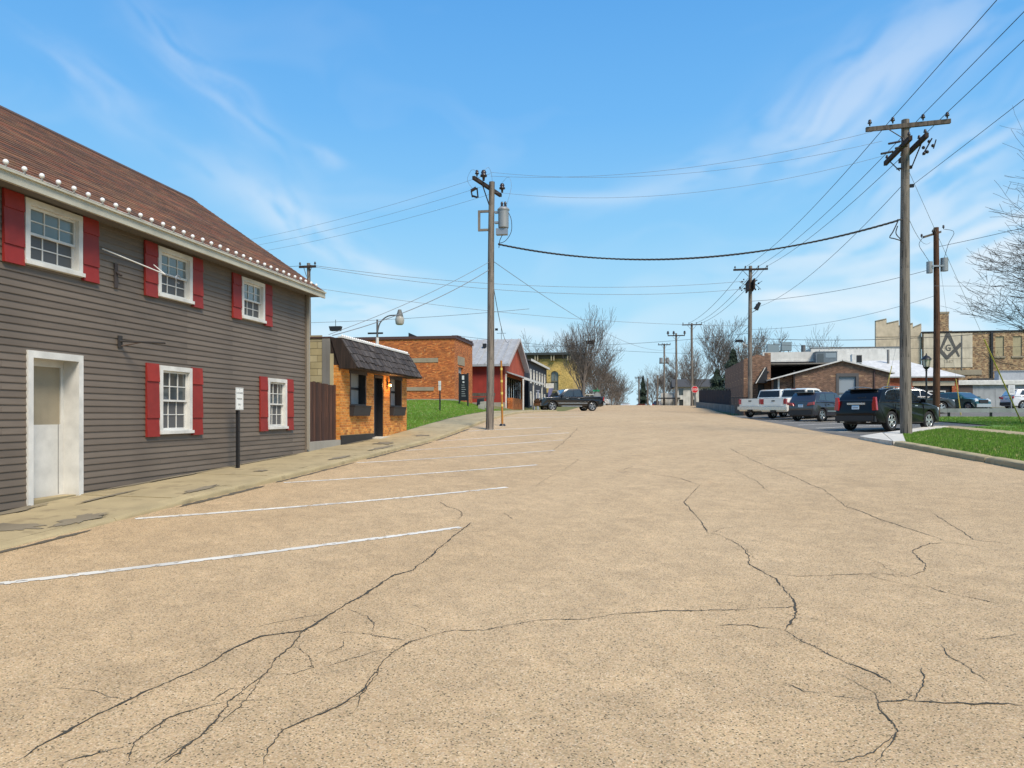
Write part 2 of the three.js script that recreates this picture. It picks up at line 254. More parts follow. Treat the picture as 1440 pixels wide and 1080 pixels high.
// ---------------------------------------------------------------- ground, road, pavements
function sheetGeo(fx0, fx1, d0, d1, nx, nd, off, colour) {
  const p = [], uv = [], idx = [], col = [];
  for (let j = 0; j <= nd; j++) for (let i = 0; i <= nx; i++) {
    const d = lerp(d0, d1, j / nd), x = lerp(fx0(d), fx1(d), i / nx); p.push(x, H(x, d) + off, -d); uv.push(x, d);
    if (colour) { const c = colour(x, d); col.push(...c); }
  }
  for (let j = 0; j < nd; j++) for (let i = 0; i < nx; i++) { const a = j * (nx + 1) + i, b = a + 1, c = a + nx + 1; idx.push(a, b, c, b, c + 1, c); }
  const g = new THREE.BufferGeometry(); g.setAttribute('position', new THREE.Float32BufferAttribute(p, 3)); g.setAttribute('uv', new THREE.Float32BufferAttribute(uv, 2)); if (colour) g.setAttribute('color', new THREE.Float32BufferAttribute(col, 3)); g.setIndex(idx); g.computeVertexNormals(); return g;
}
const K = (v) => () => v;
{ // one sheet that reaches the horizon
  const xs = [-3000, -1200, -500, -220, -120, -70, -45], ds = [-600, -200, -90, -40]; for (let x = -34; x <= 46; x += 1) xs.push(x); xs.push(60, 80, 120, 220, 500, 1200, 3000);
  for (let d = -24; d <= 140; d += 1) ds.push(d); for (let d = 146; d < 340; d += 8) ds.push(d); ds.push(420, 700, 1500, 4000);
  const p = [], uv = [], idx = []; for (const d of ds) for (const x of xs) { p.push(x, H(x, d) - .09, -d); uv.push(x, d); }
  for (let j = 0; j + 1 < ds.length; j++) for (let i = 0; i + 1 < xs.length; i++) { const a = j * xs.length + i, b = a + 1, c = a + xs.length; idx.push(a, b, c, b, c + 1, c); }
  const g = new THREE.BufferGeometry(); g.setAttribute('position', new THREE.Float32BufferAttribute(p, 3)); g.setAttribute('uv', new THREE.Float32BufferAttribute(uv, 2)); g.setIndex(idx); g.computeVertexNormals();
  struct('ground', g, M.dirt);
}
const KL = -6.7, KR = 6.98;
// old oil and tyre-polish patches with their own ragged outlines
const roadCol = (x, d) => { const a = fbm(x * .8 + 50, d * .35 + 7, 0, 91, 4), b = fbm(x * 2.1 + 9, d * 1.6 + 3, 0, 47, 4); const k = 1 + (a - .5) * .13 - sm(.6, .78, b) * .07; return [k, k * (1 + (a - .5) * .03), k * (1 + (a - .5) * .08)]; };
const road = struct('road', sheetGeo(K(KL - .02), K(KR + .02), -10, 130, 46, 420, 0, roadCol), M.road);
struct('road', sheetGeo(K(KL - .02), K(KR + .02), 130, 330, 12, 60, 0, roadCol), M.road);
{ // cracks that run through the chip-seal, filled with dirt: width (mm), then x, D pairs
  const cracks = [
[13,0.81,9.60,0.91,9.54,0.96,9.43],
[6,3.84,10.96,3.77,10.42,3.64,9.20,3.99,8.86],
[5,0.71,11.45,1.70,11.42,2.65,11.35,3.90,11.21,4.49,11.35,5.11,11.35],
[6,1.90,16.54,2.10,14.46,2.07,13.12],
[6,0.81,4.72,0.90,4.59,1.01,4.55],
[6,1.44,4.76,1.49,4.59,1.43,4.52],
[6,3.54,8.70,3.72,8.57,3.87,8.59],
[5,2.27,8.27,2.33,7.79,2.42,7.48],
[6,1.62,7.21,1.75,7.43,1.75,7.49],
[5,-1.98,10.96,-1.73,10.36,-1.60,10.48],
[5,1.98,5.56,1.96,5.01,1.98,4.85],
[5,0.85,9.61,1.06,9.97,1.25,10.10],
[5,-1.47,18.90,-1.59,16.52,-1.82,14.68,-1.86,13.44],
[6,-2.28,4.40,-2.20,4.07,-2.18,3.87,-2.16,3.67],
[5,-2.28,4.18,-2.37,4.15,-2.38,3.86],
[6,-2.36,5.00,-2.14,4.75,-2.03,4.57,-2.11,4.43,-2.28,4.40],
[5,-2.17,3.53,-2.19,3.29,-2.20,3.22],
[5,-2.45,3.69,-2.42,3.55,-2.46,3.46],
[5,-2.07,5.13,-2.01,5.00,-2.05,4.83],
[20,-2.23,10.05,-2.23,8.61,-2.21,7.86,-2.20,7.26,-2.30,7.08,-2.35,6.48,-2.37,5.97,-2.40,5.66,-2.43,5.27,-2.67,5.09,-2.72,4.84,-2.71,4.56,-2.75,4.39,-2.78,4.18,-2.83,4.01,-2.83,3.81,-2.86,3.60,-2.87,3.42,-2.87,3.27,-2.86,3.13],
[9,-2.43,5.27,-2.36,5.00,-2.31,4.64,-2.28,4.40,-2.28,4.18,-2.28,3.98,-2.20,3.71,-2.17,3.53,-2.16,3.35,-2.17,3.23],
[12,-1.42,5.36,-1.57,5.17,-1.61,4.98,-1.64,4.74,-1.62,4.45,-1.59,4.22,-1.61,4.05,-1.70,3.85,-1.81,3.67,-1.78,3.50,-1.71,3.30],
[7,-2.28,3.98,-2.38,3.86,-2.45,3.69,-2.45,3.42,-2.34,3.20],
[7,-2.46,3.40,-2.55,3.31,-2.65,3.15],
[6,-2.33,5.88,-2.10,5.71,-1.97,5.55,-1.92,5.34],
[5,-1.83,5.66,-1.61,5.51,-1.42,5.36],
[6,-2.31,5.31,-1.92,5.28,-1.69,5.23,-1.57,5.17],
[8,-3.14,11.80,-2.75,11.18,-2.51,10.73,-2.45,10.16],
[5,-1.99,4.58,-1.87,4.76,-1.74,4.92,-1.61,4.98],
[13,-1.42,5.36,-1.33,5.44,-1.13,5.51,-0.95,5.68,-0.80,5.79,-0.43,5.87,-0.27,6.02,0.22,6.20,0.66,6.25,1.11,6.35,1.23,6.43],
[13,1.03,14.02,0.88,13.14,0.67,12.08,0.75,11.20,0.79,10.47,0.81,9.60],
[17,0.96,9.43,1.09,8.86,1.13,8.32,1.07,7.82,1.22,7.32,1.23,6.88,1.23,6.49,1.17,6.07,1.03,5.77],
[12,1.03,5.77,1.11,5.44,1.23,5.17,1.36,4.95,1.44,4.76],
[10,1.17,7.54,1.43,7.44,1.75,7.49,2.21,7.59,2.42,7.48,2.63,7.74,2.74,8.12,2.83,8.62,3.13,9.00,3.39,9.02,3.54,8.70],
[10,1.03,5.77,0.87,5.80,0.81,5.85,0.54,5.81],
[9,1.01,4.55,1.15,4.51,1.27,4.47],
[13,1.27,4.47,1.43,4.52,1.66,4.51,1.86,4.53,2.02,4.49],
[9,1.27,4.47,1.27,4.29,1.26,4.08,1.16,3.88,1.04,3.72],
[8,2.41,7.25,2.50,6.95,2.66,6.73,2.84,6.54],
[7,2.23,5.64,2.45,5.74,2.60,5.79],
[9,2.44,22.08,2.63,17.59,2.87,14.93,2.99,13.25,2.91,11.62,3.09,10.45,3.23,9.60,3.31,9.09],
[11,-0.43,15.87,-0.22,16.24,0.14,15.82,0.74,15.05,1.06,14.03],
[10,-0.36,16.45,-0.15,17.15],
[14,-2.38,20.31,-2.37,24.69,-2.46,30.81],
[9,-4.97,15.05,-4.05,15.04,-2.95,15.10,-1.92,15.31]
  ];
  const R = rng(71);
  function crack(c) {
    const pts = []; for (let i = 1; i < c.length; i += 2) pts.push([c[i], c[i + 1]]);
    const fine = []; for (let i = 0; i + 1 < pts.length; i++) { const L = Math.hypot(pts[i + 1][0] - pts[i][0], pts[i + 1][1] - pts[i][1]), n = Math.max(2, Math.ceil(L / .035)); for (let k = 0; k < n; k++) { const t = k / n, x = lerp(pts[i][0], pts[i + 1][0], t), d = lerp(pts[i][1], pts[i + 1][1], t), q = fbm(x * 3, d * 3, 0, 5, 3) - .5, q2 = fbm(x * 3 + 30, d * 3, 0, 6, 3) - .5; fine.push([x + q * .07 + (R() - .5) * .014, d + q2 * .09 + (R() - .5) * .018]); } } fine.push(pts[pts.length - 1]);
    const p = [], idx = [], n = fine.length; let w0 = 1;
    fine.forEach(([x, d], i) => { const a = fine[Math.max(0, i - 1)], b = fine[Math.min(n - 1, i + 1)], tx = b[0] - a[0], td = b[1] - a[1], l = Math.hypot(tx, td) || 1; w0 = clamp(w0 + (R() - .5) * .9, .42, 1.5); for (const s of [-1, 1]) { const w = c[0] / 1000 * .8 * w0 * (.6 + .8 * R()) * clamp(Math.min(i, n - 1 - i) / 5 + .2, 0, 1) * .5, X = x - td / l * w * s, D = d + tx / l * w * s; p.push(X, H(X, D) + .004, -D); } });
    for (let i = 0; i + 1 < n; i++) idx.push(2 * i, 2 * i + 1, 2 * i + 2, 2 * i + 1, 2 * i + 3, 2 * i + 2);
    const g = new THREE.BufferGeometry(); g.setAttribute('position', new THREE.Float32BufferAttribute(p, 3)); g.setAttribute('uv', new THREE.Float32BufferAttribute(new Array(p.length / 3 * 2).fill(0), 2)); g.setIndex(idx); g.computeVertexNormals(); put(road, 'crack', g, M.crack); return fine;
  }
  const crumbs = [];
  for (const c of cracks) {
    const f = crack(c); for (let i = 4; i < f.length - 4; i++) {
      if (R() < .5) { const [x, d] = f[i], r = .004 + R() * .009, X = x + (R() - .5) * c[0] * .004, D = d + (R() - .5) * c[0] * .004, a = R() * 6.28, y = H(X, D) + .003; crumbs.push(X + Math.cos(a) * r, y, -D - Math.sin(a) * r, X + Math.cos(a + 2.2) * r, y, -D - Math.sin(a + 2.2) * r, X + Math.cos(a + 4.1) * r * .8, y, -D - Math.sin(a + 4.1) * r * .8); }
      if (c[0] > 6 && R() < .022) { const [x, d] = f[i], a = R() * 6.28, L = .15 + R() * .5, b = a + (R() - .5) * 1.2; crack([3 + R() * 3, x, d, x + Math.cos(a) * L * .5, d + Math.sin(a) * L * .5, x + Math.cos(a) * L * .5 + Math.cos(b) * L * .6, d + Math.sin(a) * L * .5 + Math.sin(b) * L * .6]); }
    }
  }
  const g = new THREE.BufferGeometry(); g.setAttribute('position', new THREE.Float32BufferAttribute(crumbs, 3)); g.computeVertexNormals(); const o = put(road, 'crumbled_chips', g, M.crack); o.userData.kind = 'stuff';
}
// painted stall lines at 45 degrees
function groundStrip(parent, name, m, a, b, w, off) { const n = Math.max(2, Math.ceil(Math.hypot(b[0] - a[0], b[1] - a[1]) / (name === 'gutter_dirt' ? .12 : .35))), tx = b[0] - a[0], td = b[1] - a[1], l = Math.hypot(tx, td), p = [], uv = [], idx = []; const R = rng(Math.round(a[1] * 100));
  for (let i = 0; i <= n; i++) for (const s of [-1, 1]) { const ww = name === 'gutter_dirt' ? w * (.15 + .5 * R()) * Math.min(1, i / 2, (n - i) / 2 + .1) : w / 2 + (R() - .5) * .012, x = a[0] + tx * i / n - td / l * ww * s, d = a[1] + td * i / n + tx / l * ww * s; p.push(x, H(x, d) + off, -d); uv.push(x, d); }
  for (let i = 0; i < n; i++) idx.push(2 * i, 2 * i + 1, 2 * i + 2, 2 * i + 1, 2 * i + 3, 2 * i + 2);
  const g = new THREE.BufferGeometry(); g.setAttribute('position', new THREE.Float32BufferAttribute(p, 3)); g.setAttribute('uv', new THREE.Float32BufferAttribute(uv, 2)); g.setIndex(idx); g.computeVertexNormals(); return put(parent, name, g, m); }
function wornLine(parent, a, b, w, off) { // paint worn off the high chips: many small flecks with gaps
  const R = rng(Math.round(a[1] * 131)), tx = b[0] - a[0], td = b[1] - a[1], L = Math.hypot(tx, td), n = Math.ceil(L / .045), m = 6, p = [], uv = []; const V2 = (s, q) => { const x = a[0] + tx / L * s - td / L * q, d = a[1] + td / L * s + tx / L * q; return [x, H(x, d) + off, -d]; };
  for (let i = 0; i < n; i++) for (let k = 0; k < m; k++) { const s0 = i / n * L, s1 = (i + 1) / n * L, e = k === 0 || k === m - 1, wear = fbm(s0 * 1.3, k * .4 + a[1], 0, 3, 4); if (R() < (e ? .16 : .03) + sm(.55, .75, wear) * .45) continue; const j = () => (R() - .5) * .006, q0 = -w / 2 + k / m * w + (k === 0 ? j() : 0), q1 = -w / 2 + (k + 1) / m * w + (k === m - 1 ? j() : 0), A = V2(s0, q0), B = V2(s1, q0), C = V2(s1, q1), E = V2(s0, q1); for (const P of [A, B, C, A, C, E]) { p.push(...P); uv.push(P[0], P[2]); } }
  const g = new THREE.BufferGeometry(); g.setAttribute('position', new THREE.Float32BufferAttribute(p, 3)); g.setAttribute('uv', new THREE.Float32BufferAttribute(uv, 2)); g.computeVertexNormals(); return put(parent, 'stall_line', g, M.paint); }
[[-6.55, 5.0, -2.28, 9.68], [-6.6, 9.22, -2.35, 13.56], [-6.5, 13.32, -2.32, 17.36], [-6.54, 17.16, -2.33, 21.16], [-6.47, 20.74, -2.49, 24.99], [-6.49, 24.38, -2.59, 28.28], [-6.4, 28.4, -3.54, 31.1], [-6.4, 36.5, -2.9, 40], [-6.4, 40.3, -2.9, 43.8]].forEach(([x0, d0, x1, d1], i) => wornLine(road, [x0, d0], [x1, d1], i < 3 ? .12 : .115, .005));
// left pavement: concrete slabs and kerb stones, each a piece
const slabY = (x, d) => H(KL, d) + lerp(.035, .1, sm(7.5, 11.5, d)) + (KL - x) * .014;
function slab(parent, name, m, x0, x1, d0, d1, fy, th, rise = 0) {
  const g = merge([quad([x0, fy(x0, d0) + rise, d0], [x1, fy(x1, d0) + rise, d0], [x1, fy(x1, d1) + rise, d1], [x0, fy(x0, d1) + rise, d1], th)]); return world(parent, name, g, m); }
function kerbStone(parent, m, xr, xi, d0, d1, fy, seed) { // road edge at xr, back at xi
  const s = Math.sign(xi - xr), w = Math.abs(xi - xr), n = 10, prof = [[0, -.28], [0, -.055], [.012, -.022], [.035, -.005], [.075, 0], [w, .004], [w, -.28]], p = [], idx = [], K2 = prof.length;
  for (let i = 0; i <= n; i++) { const d = lerp(d0, d1, i / n), e = i === 0 || i === n ? .012 : 0; prof.forEach(([u, v], k) => { const j = k > 0 && k < 5 ? (fbm(d * 4 + seed, k * 3.1, 0, 14, 3) - .5) * .022 : 0, chip = k > 0 && k < 5 ? Math.max(0, fbm(d * 2.3 + seed * 3, 7, 0, 24, 3) - .62) * .16 : 0; p.push(xr + s * (u + e * (k < 5 ? 1 : 0) + chip), fy(xr, d) + v + j - chip * .6 - e, -d); }); }
  for (let i = 0; i < n; i++) for (let k = 0; k + 1 < K2; k++) { const a = i * K2 + k, b = a + 1, c = a + K2; idx.push(a, b, c, b, c + 1, c); }
  for (const i of [0, n]) for (let k = 1; k + 1 < K2; k++) idx.push(i * K2, i * K2 + k, i * K2 + k + 1);
  let g = new THREE.BufferGeometry(); g.setAttribute('position', new THREE.Float32BufferAttribute(p, 3)); g.setAttribute('uv', new THREE.Float32BufferAttribute(new Array(p.length / 3 * 2).fill(0), 2)); g.setIndex(idx); g = uvm(g.toNonIndexed()); g.computeVertexNormals(); return world(parent, 'kerb_stone', toCreasedNormals(g, .8), m, true);
}
{
  const base = struct('sidewalk', merge([quad([-8.52, slabY(-8.5, 0) - .03, -2], [-6.72, slabY(-6.7, 0) - .03, -2], [-6.72, slabY(-6.7, 0) - .03, -1.9], [-8.52, slabY(-8.5, 0) - .03, -1.9], .1)]), M.conc);
  const R = rng(9);
  for (let d = 0, i = 0; d < 62; i++) { const L = 1.5; slab(base, 'paving_slab', M.conc, -8.46, -6.9, d + .006, d + L - .006, slabY, .12, (R() - .5) * .014); d += L; }
  for (let d = 0; d < 62; d += 3) kerbStone(base, M.kerb, -6.7, -6.89, d + .004, d + 2.996, (x, q) => slabY(x, q) + .003, d);
  for (const [x, d, w, l] of [[-6.62, 6.2, .1, 2.2], [-6.63, 10.2, .12, 2.6], [-6.64, 13.2, .09, 4], [-6.63, 18, .1, 6], [-6.63, 24.5, .1, 5]]) groundStrip(base, 'gutter_dirt', M.gutter, [x, d], [x + .02, d + l], w, .007);
}
{ // damp dirt and weed stains on the old slabs, ragged patches with their own outlines
  const base = scene.children.filter((o) => o.name === 'sidewalk')[0], R = rng(55), dm = mat([.29, .24, .16], .85, { map: stainTex });
  for (const [x, d, rx, rd] of [[-7.55, 8.1, .5, .22], [-7.0, 8.75, .16, .5], [-8.3, 8.9, .1, .7], [-6.98, 11.4, .1, .5], [-8.38, 12.6, .06, 1.5], [-8.4, 16, .05, 1.8], [-7.0, 17.2, .12, .5], [-7.5, 21.9, .3, .5], [-7.0, 20.2, .12, .8], [-8.4, 22.5, .05, 1.2], [-7.3, 25.2, .25, .3], [-7.9, 10.45, .05, .8], [-7.4, 14.2, .12, .2]]) {
    const n = 90, p = [x, slabY(x, d) + .013, -d], uv = [x, d], idx = []; const ph = R() * 9;
    for (let k = 0; k < n; k++) { const a = k / n * 6.2832, q = .1 + 1.7 * fbm(Math.cos(a) * 3 + ph, Math.sin(a) * 3 + ph, 0, 41, 5), X = clamp(x + Math.cos(a) * rx * q, -8.455, -6.72), D = d + Math.sin(a) * rd * q; p.push(X, slabY(X, D) + .013, -D); uv.push(X, D); idx.push(0, 1 + k, 1 + (k + 1) % n); }
    const g = new THREE.BufferGeometry(); g.setAttribute('position', new THREE.Float32BufferAttribute(p, 3)); g.setAttribute('uv', new THREE.Float32BufferAttribute(uv, 2)); g.setIndex(idx); g.computeVertexNormals(); put(base, 'dirt_stain', g, dm);
  }
}
// right side: lawn, kerb, pavement, car park
const lotNear = (d) => 7.0 + (d - 26.3) * .597; // stall edge of the car park
struct('car_park', sheetGeo(K(KR + .02), (d) => d < 35.2 ? Math.max(KR + .05, lotNear(d)) : d < 38.5 ? lerp(12.3, 16, (d - 35.2) / 3.3) : 16, 26.3, 62, 20, 60, .004), M.asph);
for (let k = 0; k < 8; k++) { const d = 27.6 + k * 3.87; groundStrip(scene.children[scene.children.length - 1], 'stall_line', M.paint, [7.6, d], [11.6, d + 3.95], .14, .010); if (k === 0) { /* first line of the car park */ } }
struct('lawn', sheetGeo((d) => KR + .14 + Math.max(0, d - 22.9) * .3, (d) => 12.25, -8, 26.3, 8, 60, .085), M.grass);
struct('lawn', sheetGeo((d) => Math.max(8.2, lotNear(d) + .6), (d) => 12.25, 26.3, 34.6, 8, 24, .085), M.grass);
struct('lawn', sheetGeo(K(13.45), K(60), -8, 36, 24, 60, .04), M.grass);
struct('lawn', sheetGeo((d) => d < 38.5 ? lerp(13.6, 16.1, (d - 36) / 2.5) : 16.1, K(60), 36, 51.5, 24, 24, .04), M.grass);
struct('alley', sheetGeo((d) => d < 62 ? 16.02 : 16.02, K(90), 51.5, 74, 24, 24, .002), M.asph);
{
  const base = struct('kerb', merge([quad([KR + .01, H(KR, -2) - .05, -2], [KR + .13, H(KR, -2) - .05, -2], [KR + .13, H(KR, -2) - .05, -1.9], [KR + .01, H(KR, -2) - .05, -1.9], .1)]), M.kerb); const R = rng(19);
  for (let d = -2; d < 22.8; d += 2.75) kerbStone(base, M.kerb, KR, KR + .22, d + .004, Math.min(22.9, d + 2.746), (x, q) => H(KR, q) + .13, d + 50);
  // white painted end of the kerb that turns in beside the car park
  const yk = (x, d) => H(x, d) + .128;
  world(base, 'painted_kerb', quad([KR, yk(KR, 22.92), 22.92], [7.3, yk(7.3, 22.92), 22.92], [8.7, yk(8.7, 27.6), 27.6], [8.35, yk(8.35, 28.5), 28.5], .25), M.concW);
  world(base, 'painted_kerb', quad([KR - .02, yk(KR, 22.94), 22.94], [8.32, yk(8.32, 28.5), 28.5], [7.0, H(7, 26.4) + .1, 26.35], [KR - .02, H(7, 25) + .11, 25.4], .25), M.concW);
  world(base, 'painted_kerb', quad([8.72, yk(8.72, 27.75), 27.75], [12.75, yk(12.75, 34.75), 34.75], [12.3, yk(12.3, 35.25), 35.25], [8.4, yk(8.4, 28.55), 28.55], .25), M.concW);
  const sw = struct('sidewalk', merge([quad([12.3, H(12.8, -6) + .09, -6.2], [13.4, H(12.8, -6) + .09, -6.2], [13.4, H(12.8, -6) + .09, -6.01], [12.3, H(12.8, -6) + .09, -6.01], .1)]), M.conc);
  for (let d = -6; d < 36; d += 1.5) slab(sw, 'paving_slab', M.conc, 12.28, 13.42, d + .006, d + 1.494, (x, q) => H(12.8, q) + .1, .12);
}
struct('lawn', sheetGeo(K(-13), K(-8.5), 27.35, 49, 14, 60, .125), M.grass);
{ // grass blades
  const b = new THREE.BufferGeometry(), v = [], R = rng(33); for (let k = 0; k < 5; k++) { const a = R() * 6.28, r = R() * .03, x = Math.cos(a) * r, z = Math.sin(a) * r, w = .006, h = .03 + R() * .035, q = R() * 6.28, lx = (R() - .5) * .03, lz = (R() - .5) * .03; v.push(x - Math.cos(q) * w, 0, z - Math.sin(q) * w, x + Math.cos(q) * w, 0, z + Math.sin(q) * w, x + lx, h, z + lz); }
  b.setAttribute('position', new THREE.Float32BufferAttribute(v, 3)); b.computeVertexNormals();
  const spots = []; const fill = (x0, x1, d0, d1, n, ok) => { for (let i = 0; i < n; i++) { const x = lerp(x0, x1, R()), d = lerp(d0, d1, R()); if (ok(x, d)) spots.push([x, d]); } };
  fill(KR + .22, 12.2, 12, 34.5, 26000, (x, d) => d < 22.6 || x > Math.max(7.3 + (d - 22.9) * .3, lotNear(d) + .85)); fill(13.5, 28, 24, 51, 26000, (x, d) => d < 36 || x > 16.2); fill(-13, -8.52, 27.5, 49, 14000, () => true);
  const m = new THREE.InstancedMesh(b, mat([1, 1, 1], .9, { side: THREE.DoubleSide }), spots.length), o = new THREE.Object3D(), c = new THREE.Color();
  spots.forEach(([x, d], i) => { o.position.set(x, H(x, d) + (x < 0 ? .12 : x > 13 ? .035 : .08), -d); o.rotation.y = R() * 6.28; o.scale.setScalar(.7 + R() * .8); o.updateMatrix(); m.setMatrixAt(i, o.matrix); const k = .7 + R() * .6, y = R() < .06 ? 1 : 0; c.setRGB((y ? .4 : .135) * k, (y ? .34 : .245) * k, (y ? .15 : .024) * k); m.setColorAt(i, c); });
  m.name = 'grass'; tag(m, 'short green grass blades covering the mown lawns', 'grass'); m.userData.kind = 'stuff'; shade(m); scene.add(m);
}

// ---------------------------------------------------------------- clapboard house on the left
const EY = 1.65; // eye height: heights below were surveyed from it
const font = await new FontLoader().loadAsync('fonts/droid/droid_sans_bold.typeface.json');
function sashWindowX(parent, m, x, d0, d1, y0, y1, cols, rows, tilt = 0) { // double-hung window in a wall that faces +x
  const w = world(parent, 'window', merge([[x - .03, x + .03, y0, y1, d0, d0 + .085], [x - .03, x + .03, y0, y1, d1 - .085, d1], [x - .03, x + .03, y1 - .085, y1, d0 + .085, d1 - .085], [x - .03, x + .035, y0, y0 + .075, d0 + .085, d1 - .085], [x - .1, x - .03, y0 + .02, y1 - .02, d0 + .045, d0 + .088], [x - .1, x - .03, y0 + .02, y1 - .02, d1 - .088, d1 - .045], [x - .1, x - .03, y1 - .088, y1 - .045, d0 + .088, d1 - .088], [x - .1, x - .03, y0 + .03, y0 + .077, d0 + .088, d1 - .088]].map((b) => bgeo(...b))), m.frame);
  box(w, 'window_sill', m.frame, x + .031, x + .06, y0 + .005, y0 + .06, d0 - .02, d1 + .02);
  const a0 = d0 + .088, a1 = d1 - .088, b0 = y0 + .077, b1 = y1 - .088, mid = (b0 + b1) / 2;
  for (const [lo, hi, xs, up] of [[mid - .02, b1, x - .055, 1], [b0, mid + .02, x - .085, 0]]) {
    const t = .035, bars = [[xs, xs + .03, lo, hi, a0, a0 + t], [xs, xs + .03, lo, hi, a1 - t, a1], [xs, xs + .03, hi - t, hi, a0 + t, a1 - t], [xs, xs + .03, lo, lo + t, a0 + t, a1 - t]];
    const pw = (a1 - a0 - 2 * t) / cols, ph = (hi - lo - 2 * t) / rows;
    for (let i = 1; i < cols; i++) bars.push([xs + .008, xs + .022, lo + t, hi - t, a0 + t + i * pw - .008, a0 + t + i * pw + .008]);
    for (let j = 1; j < rows; j++) for (let i = 0; i < cols; i++) bars.push([xs + .009, xs + .021, lo + t + j * ph - .008, lo + t + j * ph + .008, a0 + t + i * pw + (i ? .008 : 0), a0 + t + (i + 1) * pw - (i < cols - 1 ? .008 : 0)]);
    boxesW(w, 'sash', m.frame, bars);
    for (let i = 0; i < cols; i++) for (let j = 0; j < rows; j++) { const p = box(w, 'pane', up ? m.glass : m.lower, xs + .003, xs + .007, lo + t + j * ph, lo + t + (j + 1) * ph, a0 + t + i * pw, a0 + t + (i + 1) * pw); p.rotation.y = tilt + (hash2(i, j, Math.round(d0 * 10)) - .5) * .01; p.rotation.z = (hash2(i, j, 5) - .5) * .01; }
  }
  return w;
}
{
  const X = -8.47, D0 = 2, D1 = 18.6, top = 4.87;
  const h = thing('clapboard_house', 'brown clapboard house with red shutters and a brown shingle roof', 'house', X, H(X, 10), 10);
  const wins = [[9.42, 10.53, 2.1 + EY, 3.03 + EY, 1], [12.41, 13.46, 2.1 + EY, 3.0 + EY, 1], [15.31, 16.33, 2.07 + EY, 2.97 + EY, 1], [12.455, 13.45, -.355 + EY, .88 + EY, 0], [16.49, 17.44, -.343 + EY, .845 + EY, 0], [5.2, 6.25, -.35 + EY, .88 + EY, 0], [4.2, 5.25, 2.1 + EY, 3.02 + EY, 1]];
  const door = [9.48, 10.56, .2, .905 + EY];
  const holes = [...wins.map((w) => [w[0] + .03, w[1] - .03, w[2] + .03, w[3] - .03]), [door[0] + .05, door[1] - .05, -.3, door[3] - .05]];
  world(h, 'wall', wallGeo('x', X - .22, X - .012, D0, D1, -.4, top, holes), M.siding[1]);
  world(h, 'gable_wall', prism([[X - .24, -.4], [X - .24, 4.86], [-11.85, 7.15], [-15.2, 4.86], [-15.2, -.4]], D1 - .15, D1), M.siding[1]);
  world(h, 'gable_wall', prism([[X - .24, -.4], [X - .24, 4.86], [-11.85, 7.15], [-15.2, 4.86], [-15.2, -.4]], D0, D0 + .15), M.siding[1]);
  box(h, 'rear_wall', M.siding[1], -15.35, -15.21, -.4, 4.86, D0, D1);
  // clapboards: one piece per board length
  const ex = .1016; const wedge = new Map();
  const clap = (L) => { const k = L.toFixed(2); if (!wedge.has(k)) { const g = prism([[0, 0], [.021, 0], [.021, .014], [.005, ex + .004], [0, ex + .004]], 0, L); wedge.set(k, uvm(g)); } return wedge.get(k); };
  const R = rng(4); const [ox, oy, oz] = org(h);
  for (let k = 0; k < 47; k++) {
    const y = .06 + k * ex, yb = y + ex / 2; if (y + ex > top - .02) break;
    let segs = [[D0, D1 - .06]];
    for (const q of holes) if (yb > q[2] && yb < q[3]) segs = segs.flatMap(([a, b]) => q[0] >= b || q[1] <= a ? [[a, b]] : [[a, q[0]], [q[1], b]].filter(([s, e]) => e - s > .02));
    for (const [a, b] of segs) { // butt joints between board lengths
      let s = a; while (s < b - .01) { let e = Math.min(b, s + 3.66 * (.55 + .45 * ((k * 7 + Math.round(s)) % 3) / 2)); if (b - e < .4) e = b; if (e > H(0, 0) - 9 && y + ex > H(X, e) - .1) put(h, 'clapboard', clap(e - s - .002), M.siding[(k * 5 + Math.round(s * 3)) % 3], X - .012 - ox, y - oy, -s - oz); s = e; }
    }
  }
  box(h, 'corner_board', M.siding[2], X - .06, X + .03, .3, top - .05, D1 - .058, D1 + .03);
  box(h, 'downspout', mat([.30, .27, .22], .5), X + .031, X + .09, .75, top - .1, D1 - .01, D1 + .05);
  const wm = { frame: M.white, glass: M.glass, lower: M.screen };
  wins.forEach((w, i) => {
    sashWindowX(h, w[4] ? { ...wm, glass: M.glass2 } : wm, X + .02, w[0], w[1], w[2], w[3], 3, 2, (i % 3 - 1) * .012);  // upper-floor upper panes: sky reflection put into the paler teal glass colour
    for (const [a, b] of [[w[0] - .365, w[0] - .012], [w[1] + .012, w[1] + .365]]) { // board shutters in three lapped pieces
      const y0 = w[2] - .035, y1 = w[3] + .02, hh = y1 - y0, s = box(h, 'shutter', M.shutter[(i + (a > w[0] ? 1 : 0)) % 3], X + .012, X + .03, y0, y1, a, b, i % 3);
      [[0, .25], [.255, .75], [.755, 1]].forEach(([p, q], n) => { const g = prism([[X + .0305, y0 + hh * p], [X + .056, y0 + hh * p], [X + .038, y0 + hh * q], [X + .0305, y0 + hh * q]], a + .004, b - .004); world(s, 'shutter_panel', g, M.shutter[(i + n) % 3]); });
    }
  });
  { // recessed street door
    const [a, b, y0, y1] = door; boxesW(h, 'door_frame', M.white, [[X - .02, X + .035, .22, y1, a, a + .095], [X - .02, X + .035, .38, y1, b - .095, b], [X - .02, X + .035, y1 - .1, y1, a + .095, b - .095]]);
    boxesW(h, 'door_jamb', M.white, [[X - .24, X - .021, .2, y1 - .05, a + .05, a + .09], [X - .24, X - .021, .2, y1 - .05, b - .09, b - .05], [X - .24, X - .021, y1 - .09, y1 - .05, a + .09, b - .09]]);
    const dr = boxesW(h, 'door', M.white, [[X - .30, X - .241, .2, 1.5, a + .05, b - .05], [X - .30, X - .241, 2.36, y1 - .05, a + .05, b - .05], [X - .30, X - .241, 1.5, 2.36, b - .14, b - .05]]);
